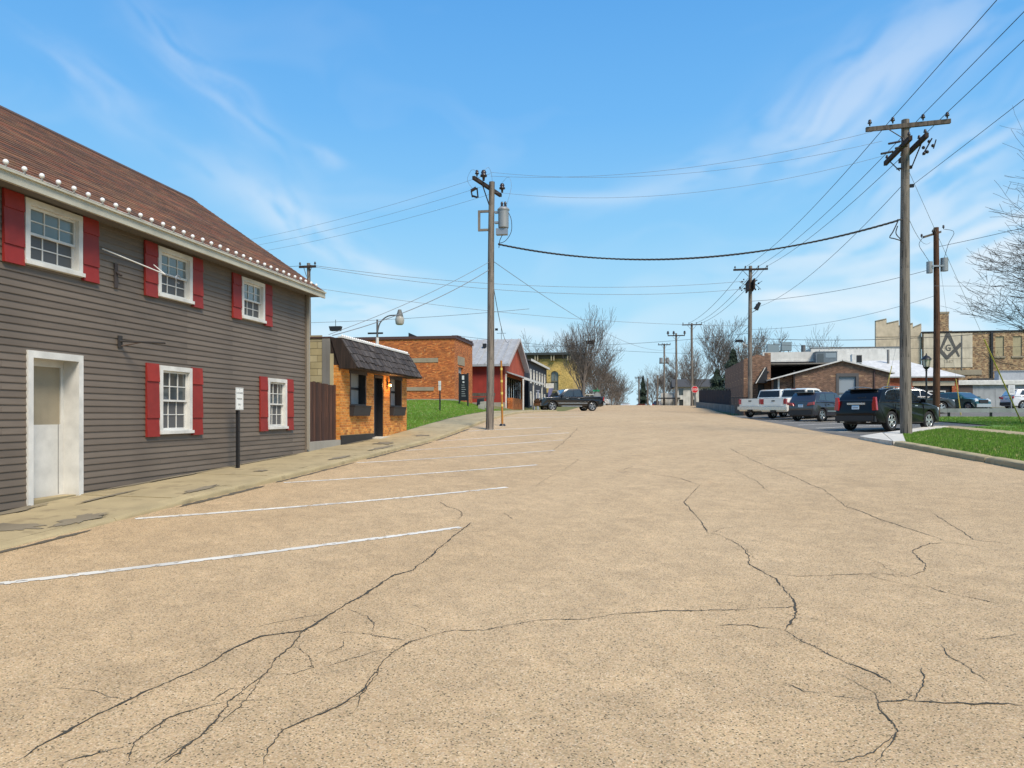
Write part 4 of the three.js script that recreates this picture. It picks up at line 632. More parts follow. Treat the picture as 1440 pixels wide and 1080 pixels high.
// ---------------------------------------------------------------- yellow Italianate building
{
  const xR = -9.3, xL = -24, D0 = 108, D1 = 126, y0 = 1.6, yT = 8.1 + EY, b = thing('yellow_building', 'yellow brick two storey building with a dark bracketed cornice and arched windows', 'building', xR, H(xR, D0), D0);
  const ws = [-22.6, -19.9, -17.2, -14.5, -11.9].map((x) => [x - .55, x + .55, 5.1, 7.75]);
  world(b, 'front_wall', wallGeo('d', D0, D0 + .35, xL, xR, y0, yT, [...ws, [-15.6, -11.6, y0, 4.4]]), M.bYellow); world(b, 'street_wall', wallGeo('x', xR - .35, xR, D0 + .351, D1, y0, yT), M.bYellow); box(b, 'rear_wall', M.bYellow, xL, xR - .36, y0, yT, D1 - .3, D1);
  box(b, 'roof', M.asph, xL, xR, yT + .3, yT + .4, D0 + .1, D1 - .1);
  box(b, 'frieze', mat([.12, .105, .07], .8), xL, xR + .08, yT - .62 + .4, yT + .3, D0 - .08, D0 - .001); box(b, 'frieze', mat([.12, .105, .07], .8), xR + .001, xR + .08, yT - .22, yT + .3, D0, D1);
  const cor = mat([.04, .05, .05], .7); box(b, 'cornice', cor, xL - .6, xR + .75, yT + .301, yT + .62, D0 - .75, D1 + .6);
  for (let k = 0; k < 12; k++) { const x = xR - .35 - (k >> 1) * 2.3 - (k & 1) * .35; box(b, 'bracket', mat([.34, .30, .2], .8), x - .08, x + .08, yT - .5, yT + .3, D0 - .6, D0 - .081); }
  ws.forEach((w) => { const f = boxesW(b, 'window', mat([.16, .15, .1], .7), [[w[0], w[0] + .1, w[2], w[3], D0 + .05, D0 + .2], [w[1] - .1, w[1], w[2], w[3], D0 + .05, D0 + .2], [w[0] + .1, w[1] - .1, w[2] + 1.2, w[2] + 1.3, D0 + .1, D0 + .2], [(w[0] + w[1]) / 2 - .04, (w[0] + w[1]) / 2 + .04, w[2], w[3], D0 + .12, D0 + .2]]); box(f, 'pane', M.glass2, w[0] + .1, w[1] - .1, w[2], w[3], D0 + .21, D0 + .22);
    const s = new THREE.Shape(); s.absarc((w[0] + w[1]) / 2, w[3] - .5, .82, 0, Math.PI, false); s.absarc((w[0] + w[1]) / 2, w[3] - .5, .55, Math.PI, 0, true); const g = new THREE.ExtrudeGeometry(s, { depth: .1, bevelEnabled: false, curveSegments: 10 }); g.translate(0, 0, -D0); world(f, 'arched_hood', g.toNonIndexed(), M.bYellow);
    box(f, 'window_sill', M.stone, w[0] - .15, w[1] + .15, w[2] - .15, w[2], D0 - .12, D0 + .1); });
  const sf = box(b, 'shopfront', M.black, -15.6, -11.6, y0, 4.4, D0 + .15, D0 + .25); box(sf, 'shopfront_cornice', cor, -16, -11.2, 4.4, 4.75, D0 - .2, D0 + .1);
  box(b, 'shutter', mat([.10, .12, .06], .7), -10.9, -10.5, 3.1, 4.5, D0 - .06, D0 - .001);
  const fl = thing('flag', 'furled pale flag on a short pole before the yellow building', 'flag', -12.4, H(-12.4, 104), 104), fy = H(-12.4, 104);
  world(fl, 'flag_pole', rod([-12.4, fy, 104], [-12.1, fy + 3.0, 104], .03), M.white); world(fl, 'cloth', prism([[-12.1, fy + 2.9], [-11.6, fy + 2.5], [-11.9, fy + 1.5], [-12.4, fy + .9], [-12.3, fy + 2]], 103.9, 104.1), mat([.3, .26, .42], .8));
}

// ---------------------------------------------------------------- right side: brick hall and its neighbours
{
  const D0 = 61, D1 = 76, xL = 11.5, xR = 18.35, xP = 14.95, yE = 4.85, yP = 5.78, y0 = 1.4, b = thing('brick_hall', 'low brown brick hall with a shallow white edged gable behind the parked cars', 'building', 15, H(15, D0), D0);
  const win = [14.75, 15.95, 2.9, 4.5], k = (yP - yE) / (xR - xP);
  world(b, 'front_wall', wallGeo('d', D0, D0 + .3, xL, xR, y0, yE - .05, [win]), M.bBrown);
  world(b, 'gable', prism([[xL, yE - .049], [xR, yE - .049], [xP, yP - .1]].concat([[xL, yP - .1 - (xP - xL) * k]]), D0, D0 + .3), M.bBrown);
  world(b, 'porch_wall', merge([prism([[10, y0], [xL - .001, y0], [xL - .001, yP - .1 - (xP - xL) * k], [10, yP - .1 - (xP - 10) * k]], D0 + .5, D0 + .7)]), M.bBrown);
  box(b, 'side_wall', M.bBrown, xR - .3, xR, y0, yE - .06, D0 + .301, D1);
  world(b, 'roof', merge([quad([9.8, yP - (xP - 9.8) * k, D0 - .25], [xP, yP, D0 - .25], [xP, yP, D1], [9.8, yP - (xP - 9.8) * k, D1], .1), quad([xP, yP, D0 - .25], [xR + .3, yE - .08, D0 - .25], [xR + .3, yE - .08, D1], [xP, yP, D1], .1)]), M.whiteRoof);
  const f = boxesW(b, 'window', mat([.09, .085, .085], .7), [[win[0] - .2, win[0], 2.7, 4.75, D0 - .05, D0 + .1], [win[1], win[1] + .2, 2.7, 4.75, D0 - .05, D0 + .1], [win[0], win[1], 4.5, 4.75, D0 - .05, D0 + .1], [win[0], win[1], 2.7, 2.9, D0 - .05, D0 + .1], [win[0], win[1], 3.25, 3.29, D0 + .02, D0 + .06]]); box(f, 'pane', mat([.30, .34, .37], .15), win[0], win[1], 2.9, 4.5, D0 + .1, D0 + .12);
  box(b, 'downspout', M.black, xL - .01, xL + .08, y0, 5.0, D0 - .08, D0 - .001); box(b, 'downspout', M.coping, 17.2, 17.3, y0, 5.1, D0 - .08, D0 - .001);
  const d = box(b, 'door', M.black, 10.12, 10.4, 2, 4.3, D0 + .44, D0 + .499); box(d, 'door_frame', M.white, 10.42, 10.55, 2, 4.4, D0 + .42, D0 + .499);
  world(b, 'wall_light', merge([ball(10.9, 4.55, D0 + .44, .1), bgeo(10.82, 10.98, 4.5, 4.62, D0 + .42, D0 + .499)]), M.black);
  box(b, 'rail', M.blackM, 16.2, 18, 2.9, 2.95, D0 - .5, D0 - .45); for (let i = 0; i < 6; i++) box(b, 'rail_post', M.blackM, 16.2 + i * .35, 16.23 + i * .35, 1.8, 2.9, D0 - .49, D0 - .46);
}
{
  const D0 = 64.2, y0 = 1.4, b = thing('brick_storefront', 'taller brown brick storefront with a black awning beside the utility pole', 'building', 9, H(9, D0), D0);
  world(b, 'front_wall', prism([[8.25, y0], [10.35, y0], [10.35, 6.6], [9.9, 6.6], [9.9, 6.35], [9.3, 6.5], [8.25, 6.1]], D0, D0 + .3), M.bBrown);
  world(b, 'street_wall', merge([bgeo(8.25, 8.55, y0, 6.08, D0 + .301, 78)]), M.bBrown);
  box(b, 'roof', M.asph, 8.56, 16, 5.7, 5.8, D0 + .31, 78);
  world(b, 'awning', prism([[9.05, 4.15], [9.9, 4.15], [9.9, 5.4], [9.75, 5.35]], D0 - 1.1, D0 - .001), M.black);
  world(b, 'awning_edge', quad([9.0, 4.12, D0 - 1.12], [9.72, 5.36, D0 - 1.12], [9.78, 5.36, D0 - 1.12], [9.08, 4.12, D0 - 1.12], .03), M.white);
  box(b, 'door', M.black, 9.35, 9.85, 2, 4.1, D0 - .04, D0 - .001); world(b, 'wall_light', ball(10.1, 5.05, D0 - .1, .1), M.black);
  box(b, 'parapet', M.whiteWall, 10.6, 16.4, 6.42, 7.1, 70, 70.3); box(b, 'dark_wall', mat([.035, .03, .042], .8), 10.6, 16.4, 2, 6.25, 70.02, 70.28); box(b, 'parapet_trim', M.white, 10.55, 16.45, 6.25, 6.42, 69.95, 70.35);
  const r = thing('iron_railing', 'black iron railing in front of the brick storefront', 'railing', 7.9, H(8, 62), 62); for (let i = 0; i < 9; i++) world(r, 'baluster', bgeo(7.0 + i * .3, 7.03 + i * .3, 1.6, 2.95, 62.5, 62.53), M.blackM); box(r, 'top_rail', M.blackM, 7, 9.5, 2.951, 3.0, 62.49, 62.54);
}
{ // rooftop units
  const a = thing('rooftop_condenser', 'big grey blue rooftop air conditioning unit on the brick hall', 'air conditioner', 15.6, 5.6, 70); box(a, 'casing', mat([.17, .21, .24], .5, { map: stainTex }), 14.85, 16.55, 5.95, 7.0, 69, 70.6); box(a, 'panel', mat([.07, .09, .1], .6), 14.95, 15.45, 6.1, 6.85, 68.98, 68.999); box(a, 'panel', mat([.22, .27, .30], .5), 15.6, 16.45, 6.5, 6.9, 68.98, 68.999); box(a, 'top_cover', M.steel, 14.82, 16.58, 7.001, 7.05, 68.97, 70.63); box(a, 'stand', M.blackM, 14.9, 16.5, 5.4, 5.95, 69.1, 70.5);
  const c = thing('wall_air_conditioner', 'small white boxed air conditioner with a black fan on the white roof', 'air conditioner', 19.9, 6.6, 76.5); box(c, 'casing', M.white, 19.6, 20.5, 6.45, 7.3, 76.2, 76.9); box(c, 'fan_grille', M.black, 20.0, 20.45, 6.55, 7.2, 76.16, 76.199); world(c, 'stand', bgeo(19.65, 20.45, 5.6, 6.449, 76.25, 76.85), M.greyB);
}
{ // stainless exhaust stack on the storefront roof
  const s = thing('rooftop_ductwork', 'dull steel rooftop ductwork frame above the white parapet', 'ductwork', 13.2, 7, 76);
  for (const x of [12.0, 12.9, 13.8]) world(s, 'leg', bgeo(x, x + .07, 5.75, 8.0, 75.9, 75.97), M.steel); world(s, 'duct', bgeo(11.9, 12.95, 7.5, 8.3, 75.7, 76.3), mat([.22, .28, .30], .5)); world(s, 'duct', bgeo(13.2, 14.1, 7.7, 8.5, 75.7, 76.3), mat([.22, .28, .30], .5)); world(s, 'chimney_pipe', rod([15.2, 5.8, 76], [15.2, 8.2, 76], .2, .2, 10), mat([.12, .12, .12], .6));
}
{
  const b = thing('white_building', 'long plain white building with a flat roof behind the brick hall', 'building', 22, H(22, 89), 89); box(b, 'front_wall', M.whiteWall, 18.6, 28, 1.5, 8.95, 89, 89.3); box(b, 'coping', M.greyB, 18.5, 28.05, 8.951, 9.05, 88.95, 89.4); box(b, 'side_wall', M.whiteWall, 18.6, 18.9, 1.5, 8.95, 89.301, 98); box(b, 'rear_wall', M.whiteWall, 18.901, 28, 1.5, 8.9, 97.7, 98); box(b, 'roof', M.asph, 18.901, 28, 8.5, 8.6, 89.31, 97.69); for (const x of [20.5, 23.4, 26.2]) box(b, 'drain_pipe', M.cream, x, x + .1, 6, 8.9, 88.92, 88.999);
}
{
  const D0 = 100, b = thing('stepped_parapet_building', 'tan stucco building with a stepped parapet wall', 'building', 31, H(31, D0), D0);
  world(b, 'side_wall', prism([[28.05, 1.5], [28.05, 13.05], [29.3, 13.3], [29.3, 12.75], [30.7, 13.05], [30.7, 12.4], [32.3, 12.7], [32.3, 12.2], [33.25, 12.6], [33.25, 1.5]].map(([x, y]) => [x + .4, y]), D0, D0 + .4), M.tan);
  world(b, 'parapet_cap', merge([[28.05, 13.05, 29.3, 13.3], [29.3, 12.75, 30.7, 13.05], [30.7, 12.4, 32.3, 12.7], [32.3, 12.2, 33.25, 12.6]].map(([x0, ya, x1, yb]) => quad([x0 + .4, ya, D0 - .06], [x1 + .36, yb, D0 - .06], [x1 + .36, yb + .1, D0 - .06], [x0 + .4, ya + .1, D0 - .06], .5))), M.stone);
  world(b, 'street_wall', quad([28.46, 1.5, D0 + .41], [28.46, 12.9, D0 + .41], [33.6, 12.9, 116], [33.6, 1.5, 116], .4), M.tan); world(b, 'roof', quad([29, 11.9, D0 + .41], [33.6, 11.9, D0 + .41], [38, 11.9, 116], [33.8, 11.9, 116], .1), M.asph);
  const bandm = mat([.52, .42, .29], .9, { map: stainTex }); box(b, 'string_course', bandm, 28.46, 33.6, 11.1, 11.2, D0 - .03, D0 - .001);
}
{ // old brick hall with a painted emblem panel
  const D0 = 99.6, b = thing('mural_building', 'old brown brick hall with a cream painted panel bearing a grey compass emblem', 'building', 40, H(40, D0), D0), yT = 11.5;
  const ws = [[41.7, 42.65, 8.6, 10.95], [43.6, 44.6, 8.6, 10.95], [46, 47, 8.6, 10.95]];
  world(b, 'wall', wallGeo('d', D0, D0 + .4, 33.7, 56, 1.5, yT, ws), M.bOld); box(b, 'coping', M.blackM, 33.6, 56, yT + .001, yT + .16, D0 - .1, D0 + .5); box(b, 'side_wall', M.bOld, 55.6, 56, 1.5, yT, D0 + .401, 118); box(b, 'roof', M.asph, 33.7, 55.6, yT - .5, yT - .4, D0 + .41, 118);
  const xs = [33.75, 36.1, 38.0, 39.2], ys = [7.3, 8.35, 11.4]; for (let i = 0; i < 3; i++) for (let j = 0; j < 2; j++) box(b, 'painted_panel', M.muralCream, xs[i] + .015, xs[i + 1] - .015, ys[j] + .015, ys[j + 1] - .015, D0 - .05, D0 - .001, i + j);
  box(b, 'ledge', M.stone, 33.7, 40.2, 6.4, 7.0, D0 - .08, D0 - .001); box(b, 'drainpipe', M.black, 41.15, 41.4, 5, yT, D0 - .2, D0 - .001); box(b, 'conduit', M.greyB, 37.95, 38.05, 7, 11.2, D0 - .12, D0 - .051);
  ws.forEach((w) => { const f = box(b, 'blocked_window', mat([.50, .43, .26], .9, { map: stainTex }), w[0], w[1], w[2], w[3], D0 + .1, D0 + .2); box(f, 'window_sill', M.stone, w[0] - .15, w[1] + .15, w[2] - .2, w[2] - .001, D0 - .1, D0 + .15); });
  box(b, 'loading_canopy', mat([.06, .055, .05], .8), 38.7, 43.5, 5.55, 5.95, D0 - 1, D0 - .001);
  // emblem: square and compasses, painted lines
  const cx = 36.45, cy = 9.85, z = -(D0 - .052), em = []; const bar = (x0, y0, x1, y1, w0, w1) => { const dx = x1 - x0, dy = y1 - y0, l = Math.hypot(dx, dy), nx = -dy / l, ny = dx / l; const s = new THREE.Shape([[x0 + nx * w0, y0 + ny * w0], [x0 - nx * w0, y0 - ny * w0], [x1 - nx * w1, y1 - ny * w1], [x1 + nx * w1, y1 + ny * w1]].map((p) => new THREE.Vector2(...p))); const g = new THREE.ExtrudeGeometry(s, { depth: .012, bevelEnabled: false }); g.translate(cx, cy, z); return g; };
  world(b, 'compass_leg', bar(0, 1.55, -.95, -.75, .22, .1), M.muralGrey); world(b, 'compass_leg', (() => { const g = bar(0, 1.55, 1.25, -1.25, .22, .1); g.translate(0, 0, .013); return g; })(), M.muralGrey);
  world(b, 'square_arm', (() => { const g = bar(0, -1.5, -1.45, .25, .2, .2); g.translate(0, 0, .026); return g; })(), M.muralGrey); world(b, 'square_arm', (() => { const g = bar(-.12, -1.42, 1.5, .3, .2, .2); g.translate(0, 0, .039); return g; })(), M.muralGrey);
  const tg = (s, size, x, y) => { const g = new TextGeometry(s, { font, size, depth: .012, curveSegments: 4 }); g.computeBoundingBox(); g.translate(x - g.boundingBox.max.x / 2, y, -(D0 - .052)); return g; };
  world(b, 'letter', tg('G', .75, cx, cy - .55), M.muralGrey); world(b, 'year', tg('1847', .36, cx + .05, 7.85), mat([.30, .26, .2], .9));
  const c = thing('brick_chimney', 'tall weathered brick chimney standing over the emblem building', 'chimney', 38, 11, 106); box(c, 'stack', M.bOld, 37.65, 38.75, 9, 14.5, 105.5, 106.6); box(c, 'cap', M.stone, 37.6, 38.8, 14.501, 14.75, 105.45, 106.65); box(c, 'shoulder', M.bOld, 37.5, 39.1, 9, 12.3, 105.4, 105.499);
}
{ // low red brick garage with a white hipped roof
  const D0 = 76, D1 = 86, x0 = 21.0, x1 = 28.75, yE = 5.25, b = thing('brick_garage', 'low red brick garage with a white metal hip roof', 'building', 25, H(25, D0), D0), dr = [24.9, 28.2, 1.5, 4.3];
  world(b, 'wall', wallGeo('d', D0, D0 + .3, x0, x1, 1.6, yE - .1, [dr, [22.3, 23.3, 3.2, 4.3]]), M.bRed); box(b, 'side_wall', M.bRed, x1 - .3, x1, 1.6, yE - .1, D0 + .301, D1); box(b, 'side_wall', M.bRed, 18.4, 18.7, 1.6, yE - .1, D0 + .301, D1); box(b, 'wall', M.bRed, 18.4, x0 - .001, 1.6, yE - .1, D0 + .1, D0 + .3);
  box(b, 'eave_trim', M.coping, 18.2, x1 + .3, yE - .22, yE - .1, D0 - .35, D0 - .3);
  world(b, 'roof', merge([quad([18.1, yE - .1, D0 - .4], [x1 + .4, yE - .1, D0 - .4], [25.6, 7.0, 81], [18.1, 7.0, 81], .12), quad([x1 + .4, yE - .1, D0 - .4], [x1 + .4, yE - .1, D1 + .4], [25.6, 7.0, 81.01], [25.6, 7.0, 81], .12), quad([x1 + .4, yE - .1, D1 + .4], [18.1, yE - .1, D1 + .4], [18.1, 7.0, 81], [25.6, 7.0, 81], .12)]), M.whiteRoof);
  box(b, 'upper_wall', M.whiteWall, 18.2, 26.5, 6.6, 8.3, 83, 83.3); world(b, 'vent_pipe', rod([23.9, 6.6, 80], [23.9, 8.0, 80], .12, .12, 8), M.greyB);
  box(b, 'garage_door', mat([.035, .024, .02], .7), dr[0], dr[1], 1.6, dr[3], D0 + .2, D0 + .25); boxesW(b, 'garage_window', M.white, [[26.2, 27.7, 3.75, 3.85, D0 + .15, D0 + .199], [26.2, 27.7, 2.9, 3.0, D0 + .15, D0 + .199], [26.2, 26.3, 3.0, 3.75, D0 + .15, D0 + .199], [27.6, 27.7, 3.0, 3.75, D0 + .15, D0 + .199]]); box(b, 'lintel', M.tan, dr[0] - .1, dr[1] + .2, dr[3], dr[3] + .42, D0 - .03, D0 + .1);
  const w = box(b, 'window', M.glass, 22.3, 23.3, 3.2, 4.3, D0 + .1, D0 + .12); boxesW(w, 'window_frame', M.lightgrey, [[22.3, 22.4, 3.2, 4.3, D0 + .02, D0 + .099], [23.2, 23.3, 3.2, 4.3, D0 + .02, D0 + .099], [22.4, 23.2, 4.2, 4.3, D0 + .02, D0 + .099]]);
  const ac = box(b, 'window_air_conditioner', M.white, 21.3, 22.15, 4.45, 4.9, D0 - .35, D0 - .001); box(ac, 'louvre', M.greyB, 21.5, 21.95, 4.52, 4.83, D0 - .37, D0 - .351);
}
{ // grey steel shed
  const D0 = 80, b = thing('steel_shed', 'long pale grey steel shed with a white roof edge', 'shed', 36, H(36, D0), D0); for (let k = 0; k < 22; k++) box(b, 'wall_panel', M.lightgrey, 31.5 + k, 32.485 + k, 1.8, 4.5, D0 + (k % 2) * .012, D0 + .2, k % 4);
  box(b, 'roof_edge', M.white, 30.0, 53.6, 4.501, 4.85, D0 - .25, D0 + .3); box(b, 'end_wall', mat([.10, .075, .07], .8), 30.1, 31.498, 1.8, 4.5, D0 - .05, D0 + .15); box(b, 'roof', M.whiteRoof, 30, 53.6, 4.851, 4.95, D0 + .0, D0 + 9); box(b, 'rear_wall', M.lightgrey, 30.1, 53.4, 1.8, 4.49, D0 + 8.6, D0 + 8.8);
  const t = thing('rooftop_tank_box', 'grey rectangular roof unit above the steel shed', 'roof unit', 36, 5, 84); box(t, 'casing', M.lightgrey, 35.5, 38.2, 4.951, 6.0, 84, 85); box(t, 'lid', M.steel, 35.4, 38.3, 6.001, 6.06, 83.9, 85.1);
}
{ // lantern lamp, guard rail, small signs
  const x = 16.9, d = 49.4, y = H(x, d), l = thing('lantern_post', 'black cast iron street lantern on a fluted post', 'street lamp', x, y, d), lt = (p, yy, m, n, seg = 12) => { const g = new THREE.LatheGeometry(p.map((q) => new THREE.Vector2(...q)), seg); g.translate(x, yy, -d); return world(l, n, g, m); };
  lt([[.2, 0], [.2, .15], [.13, .25], [.1, .7], [.06, .8], [.05, 2.85], [.075, 2.9], [.05, 2.95], [0, 2.96]], y, M.black, 'post'); lt([[.06, 0], [.17, .12], [.2, .16], [.19, .17], [0, .17]], y + 2.95, M.black, 'lantern_base', 6);
  lt([[.17, 0], [.25, .42]], y + 3.12, mat([.62, .58, .45], .25), 'lantern_glass', 6); lt([[.3, 0], [.28, .06], [.16, .2], [.06, .25], [.03, .38], [0, .4]], y + 3.54, M.black, 'lantern_cap', 6);
  for (let k = 0; k < 6; k++) { const a = k / 6 * 6.283 + .52; world(l, 'lantern_bar', rod([x + Math.sin(a) * .175, y + 3.12, d - Math.cos(a) * .175], [x + Math.sin(a) * .258, y + 3.54, d - Math.cos(a) * .258], .014), M.black); }
  const g = thing('guard_rail', 'low galvanised guard rail along the edge of the lawn', 'guard rail', 28, H(28, 51.4), 51.4); for (let k = 0; k < 12; k++) { const x0 = 16.4 + k * 2.4; world(g, 'rail_section', quad([x0, H(x0, 51.4) + .3, 51.35], [x0 + 2.39, H(x0 + 2.4, 51.4) + .3, 51.35], [x0 + 2.39, H(x0 + 2.4, 51.4) + .55, 51.35], [x0, H(x0, 51.4) + .55, 51.35], .06), M.galv); box(g, 'post', M.blackM, x0 + .05, x0 + .17, H(x0, 51.4) - .05, H(x0, 51.4) + .6, 51.43, 51.55); }
  const sx = 25.3, sd = 58, sy = H(sx, sd), s = thing('lot_sign', 'small white sign on a thin post before the steel shed', 'sign', sx, sy, sd); world(s, 'post', bgeo(sx - .03, sx + .03, sy - .05, sy + 1.9, sd - .03, sd + .03), M.galv); const t = canvasTex(64, 96, (c, w, h) => { c.fillStyle = '#dcdcda'; c.fillRect(0, 0, w, h); c.fillStyle = '#8a8c8e'; for (let k = 0; k < 5; k++) c.fillRect(12, 16 + k * 14, 40, 5); }); const [pg, pm] = plate(.42, .66, .01, t); put(s, 'sign_plate', pg, pm, 0, 1.6, .045);
}
{ // dark privacy fence on a retaining wall beyond the car park
  const f = thing('privacy_fence', 'dark slatted privacy fence on a grey retaining wall', 'fence', 7.7, H(7.7, 79), 79); for (let k = 0; k < 15; k++) { const d = 70 + k * 1.25, x = 8.55 - k * .135, y = H(8, d); world(f, 'retaining_wall', quad([x, y - .2, d], [x - .135, y - .2, d + 1.25], [x - .135, y + .62, d + 1.25], [x, y + .62, d], .3), M.greyB); world(f, 'panel', quad([x + .06, y + .621, d + .03], [x - .07, y + .621, d + 1.22], [x - .07, y + 1.95, d + 1.22], [x + .06, y + 1.95, d + .03], .05), mat([.022, .016, .02], .9)); world(f, 'post', bgeo(x + .02, x + .12, y + .6, y + 2.05, d - .05, d + .03), M.black); }
}
{ // stop sign
  const x = 6.2, d = 90.2, y = H(x, d), s = thing('stop_sign', 'red octagonal stop sign on a steel post', 'sign', x, y, d); world(s, 'post', bgeo(x - .03, x + .03, y - .05, y + 2.2, d - .02, d + .02), M.galv);
  const oct = (r) => new THREE.Shape(Array.from({ length: 8 }, (_, k) => new THREE.Vector2(r * Math.cos((k + .5) * Math.PI / 4), r * Math.sin((k + .5) * Math.PI / 4)))); const o = (r, dep, z, m, n) => { const g = new THREE.ExtrudeGeometry(oct(r), { depth: dep, bevelEnabled: false }); g.translate(x, y + 2.0, -d + z); return world(s, n, g, m); };
  o(.42, .01, .03, M.white, 'border'); o(.385, .004, .041, M.stopred, 'sign_face'); const tg = new TextGeometry('STOP', { font, size: .24, depth: .006, curveSegments: 3 }); tg.computeBoundingBox(); tg.translate(x - tg.boundingBox.max.x / 2, y + 1.88, -d + .046); world(s, 'lettering', tg, M.white);
  const x2 = -4.4, d2 = 80.4, y2 = H(x2, d2), q = thing('street_name_sign', 'green street name blades on a post behind the black pickup', 'sign', x2, y2, d2); world(q, 'post', bgeo(x2 - .03, x2 + .03, y2, y2 + 1.95, d2 - .03, d2 + .03), M.galv); world(q, 'name_blade', bgeo(x2 - .45, x2 + .25, y2 + 1.75, y2 + 1.93, d2 - .05, d2 - .031), M.green); world(q, 'name_blade', bgeo(x2 - .015, x2 + .015, y2 + 1.96, y2 + 2.12, d2 - .3, d2 + .3), M.green); world(q, 'sign_back', (() => { const g = new THREE.ExtrudeGeometry(oct(.38), { depth: .01, bevelEnabled: false }); g.translate(x2, y2 + 1.3, -d2 + .05); return g; })(), M.galv);
}
{ // white farmhouse far up the street
  const D0 = 128, b = thing('white_farmhouse', 'white two storey farmhouse with a dark roof far up the street', 'house', 8, H(8, D0), D0); const ws = []; for (const x of [6.6, 8.6, 10.4]) for (const y of [3.0, 4.8]) ws.push([x - .35, x + .35, y, y + 1.1]);
  world(b, 'wall', wallGeo('d', D0, D0 + .3, 5.6, 11.6, 1, 6.2, ws), M.whiteWall); ws.forEach((w) => box(b, 'window', M.glass, w[0], w[1], w[2], w[3], D0 + .1, D0 + .15)); box(b, 'side_wall', M.whiteWall, 5.6, 5.9, 1, 6.2, D0 + .301, D0 + 8);
  world(b, 'roof', prismX([[D0 - .4, 6.15], [D0 + 8.4, 6.15], [D0 + 4, 7.6]], 5.2, 12), mat([.06, .06, .06], .9)); box(b, 'porch_roof', mat([.06, .06, .06], .9), 2.9, 6.4, 4.2, 4.4, D0 - 1.5, D0 - .01); for (const x of [3.1, 4.6, 6.1]) box(b, 'porch_post', M.white, x, x + .12, 1.5, 4.2, D0 - 1.4, D0 - 1.28); box(b, 'bay', M.whiteWall, 3.4, 5.58, 1, 5.2, D0 + .5, D0 + 3);
}

// ---------------------------------------------------------------- vehicles (local: +x forward, y up, +z the right-hand side)
const PAINT = (c, o = {}) => mat(c, .28, { physical: true, clearcoat: 1, clearcoatRoughness: .04, metalness: 0, ...o });
const V = { chrome: mat([.62, .62, .61], .26, { metalness: .75 }), alloy: mat([.48, .49, .5], .3, { metalness: .85 }), glass: mat([.012, .013, .014], .06, { physical: true, specularIntensity: .6, clearcoat: .35, clearcoatRoughness: .02 }), tint: mat([.035, .045, .05], .05, { physical: true, clearcoat: 1 }), tail: mat([.36, .008, .012], .2, { physical: true, clearcoat: 1 }), head: mat([.62, .66, .68], .12, { physical: true, clearcoat: 1 }), plastic: mat([.02, .02, .021], .55), amber: mat([.6, .2, .02], .3) };
const plateTex = canvasTex(128, 64, (c, w, h) => { c.fillStyle = '#d9e6ee'; c.fillRect(0, 0, w, h); c.fillStyle = '#7fb0d2'; c.fillRect(0, 0, w, 16); c.fillStyle = '#3a4660'; for (let k = 0; k < 6; k++) c.fillRect(16 + k * 17, 26, 10, 24); });
function wheelGeo(r, w) {
  const tyre = new THREE.LatheGeometry([[r * .66, -w / 2 * .8], [r * .9, -w / 2], [r * .985, -w / 2 * .78], [r, -w / 2 * .4], [r, w / 2 * .4], [r * .985, w / 2 * .78], [r * .9, w / 2], [r * .66, w / 2 * .8]].map((p) => new THREE.Vector2(...p)), 26).rotateX(Math.PI / 2);
  const parts = [new THREE.CylinderGeometry(r * .16, r * .16, w * .72, 12).rotateX(Math.PI / 2).toNonIndexed()];
  parts.push(new THREE.TorusGeometry(r * .645, r * .045, 6, 26).translate(0, 0, w * .36).toNonIndexed(), new THREE.TorusGeometry(r * .645, r * .045, 6, 26).translate(0, 0, -w * .36).toNonIndexed());
  for (let k = 0; k < 5; k++) for (const z of [-1, 1]) for (const o of [-.16, .16]) { const g = new THREE.BoxGeometry(r * .11, r * .52, w * .1); g.translate(0, r * .38, z * w * .33); g.rotateZ(k / 5 * Math.PI * 2 + o); parts.push(g.toNonIndexed()); }
  const disc = new THREE.CylinderGeometry(r * .64, r * .64, w * .3, 20).rotateX(Math.PI / 2); return { tyre, rim: merge(parts), disc };
}
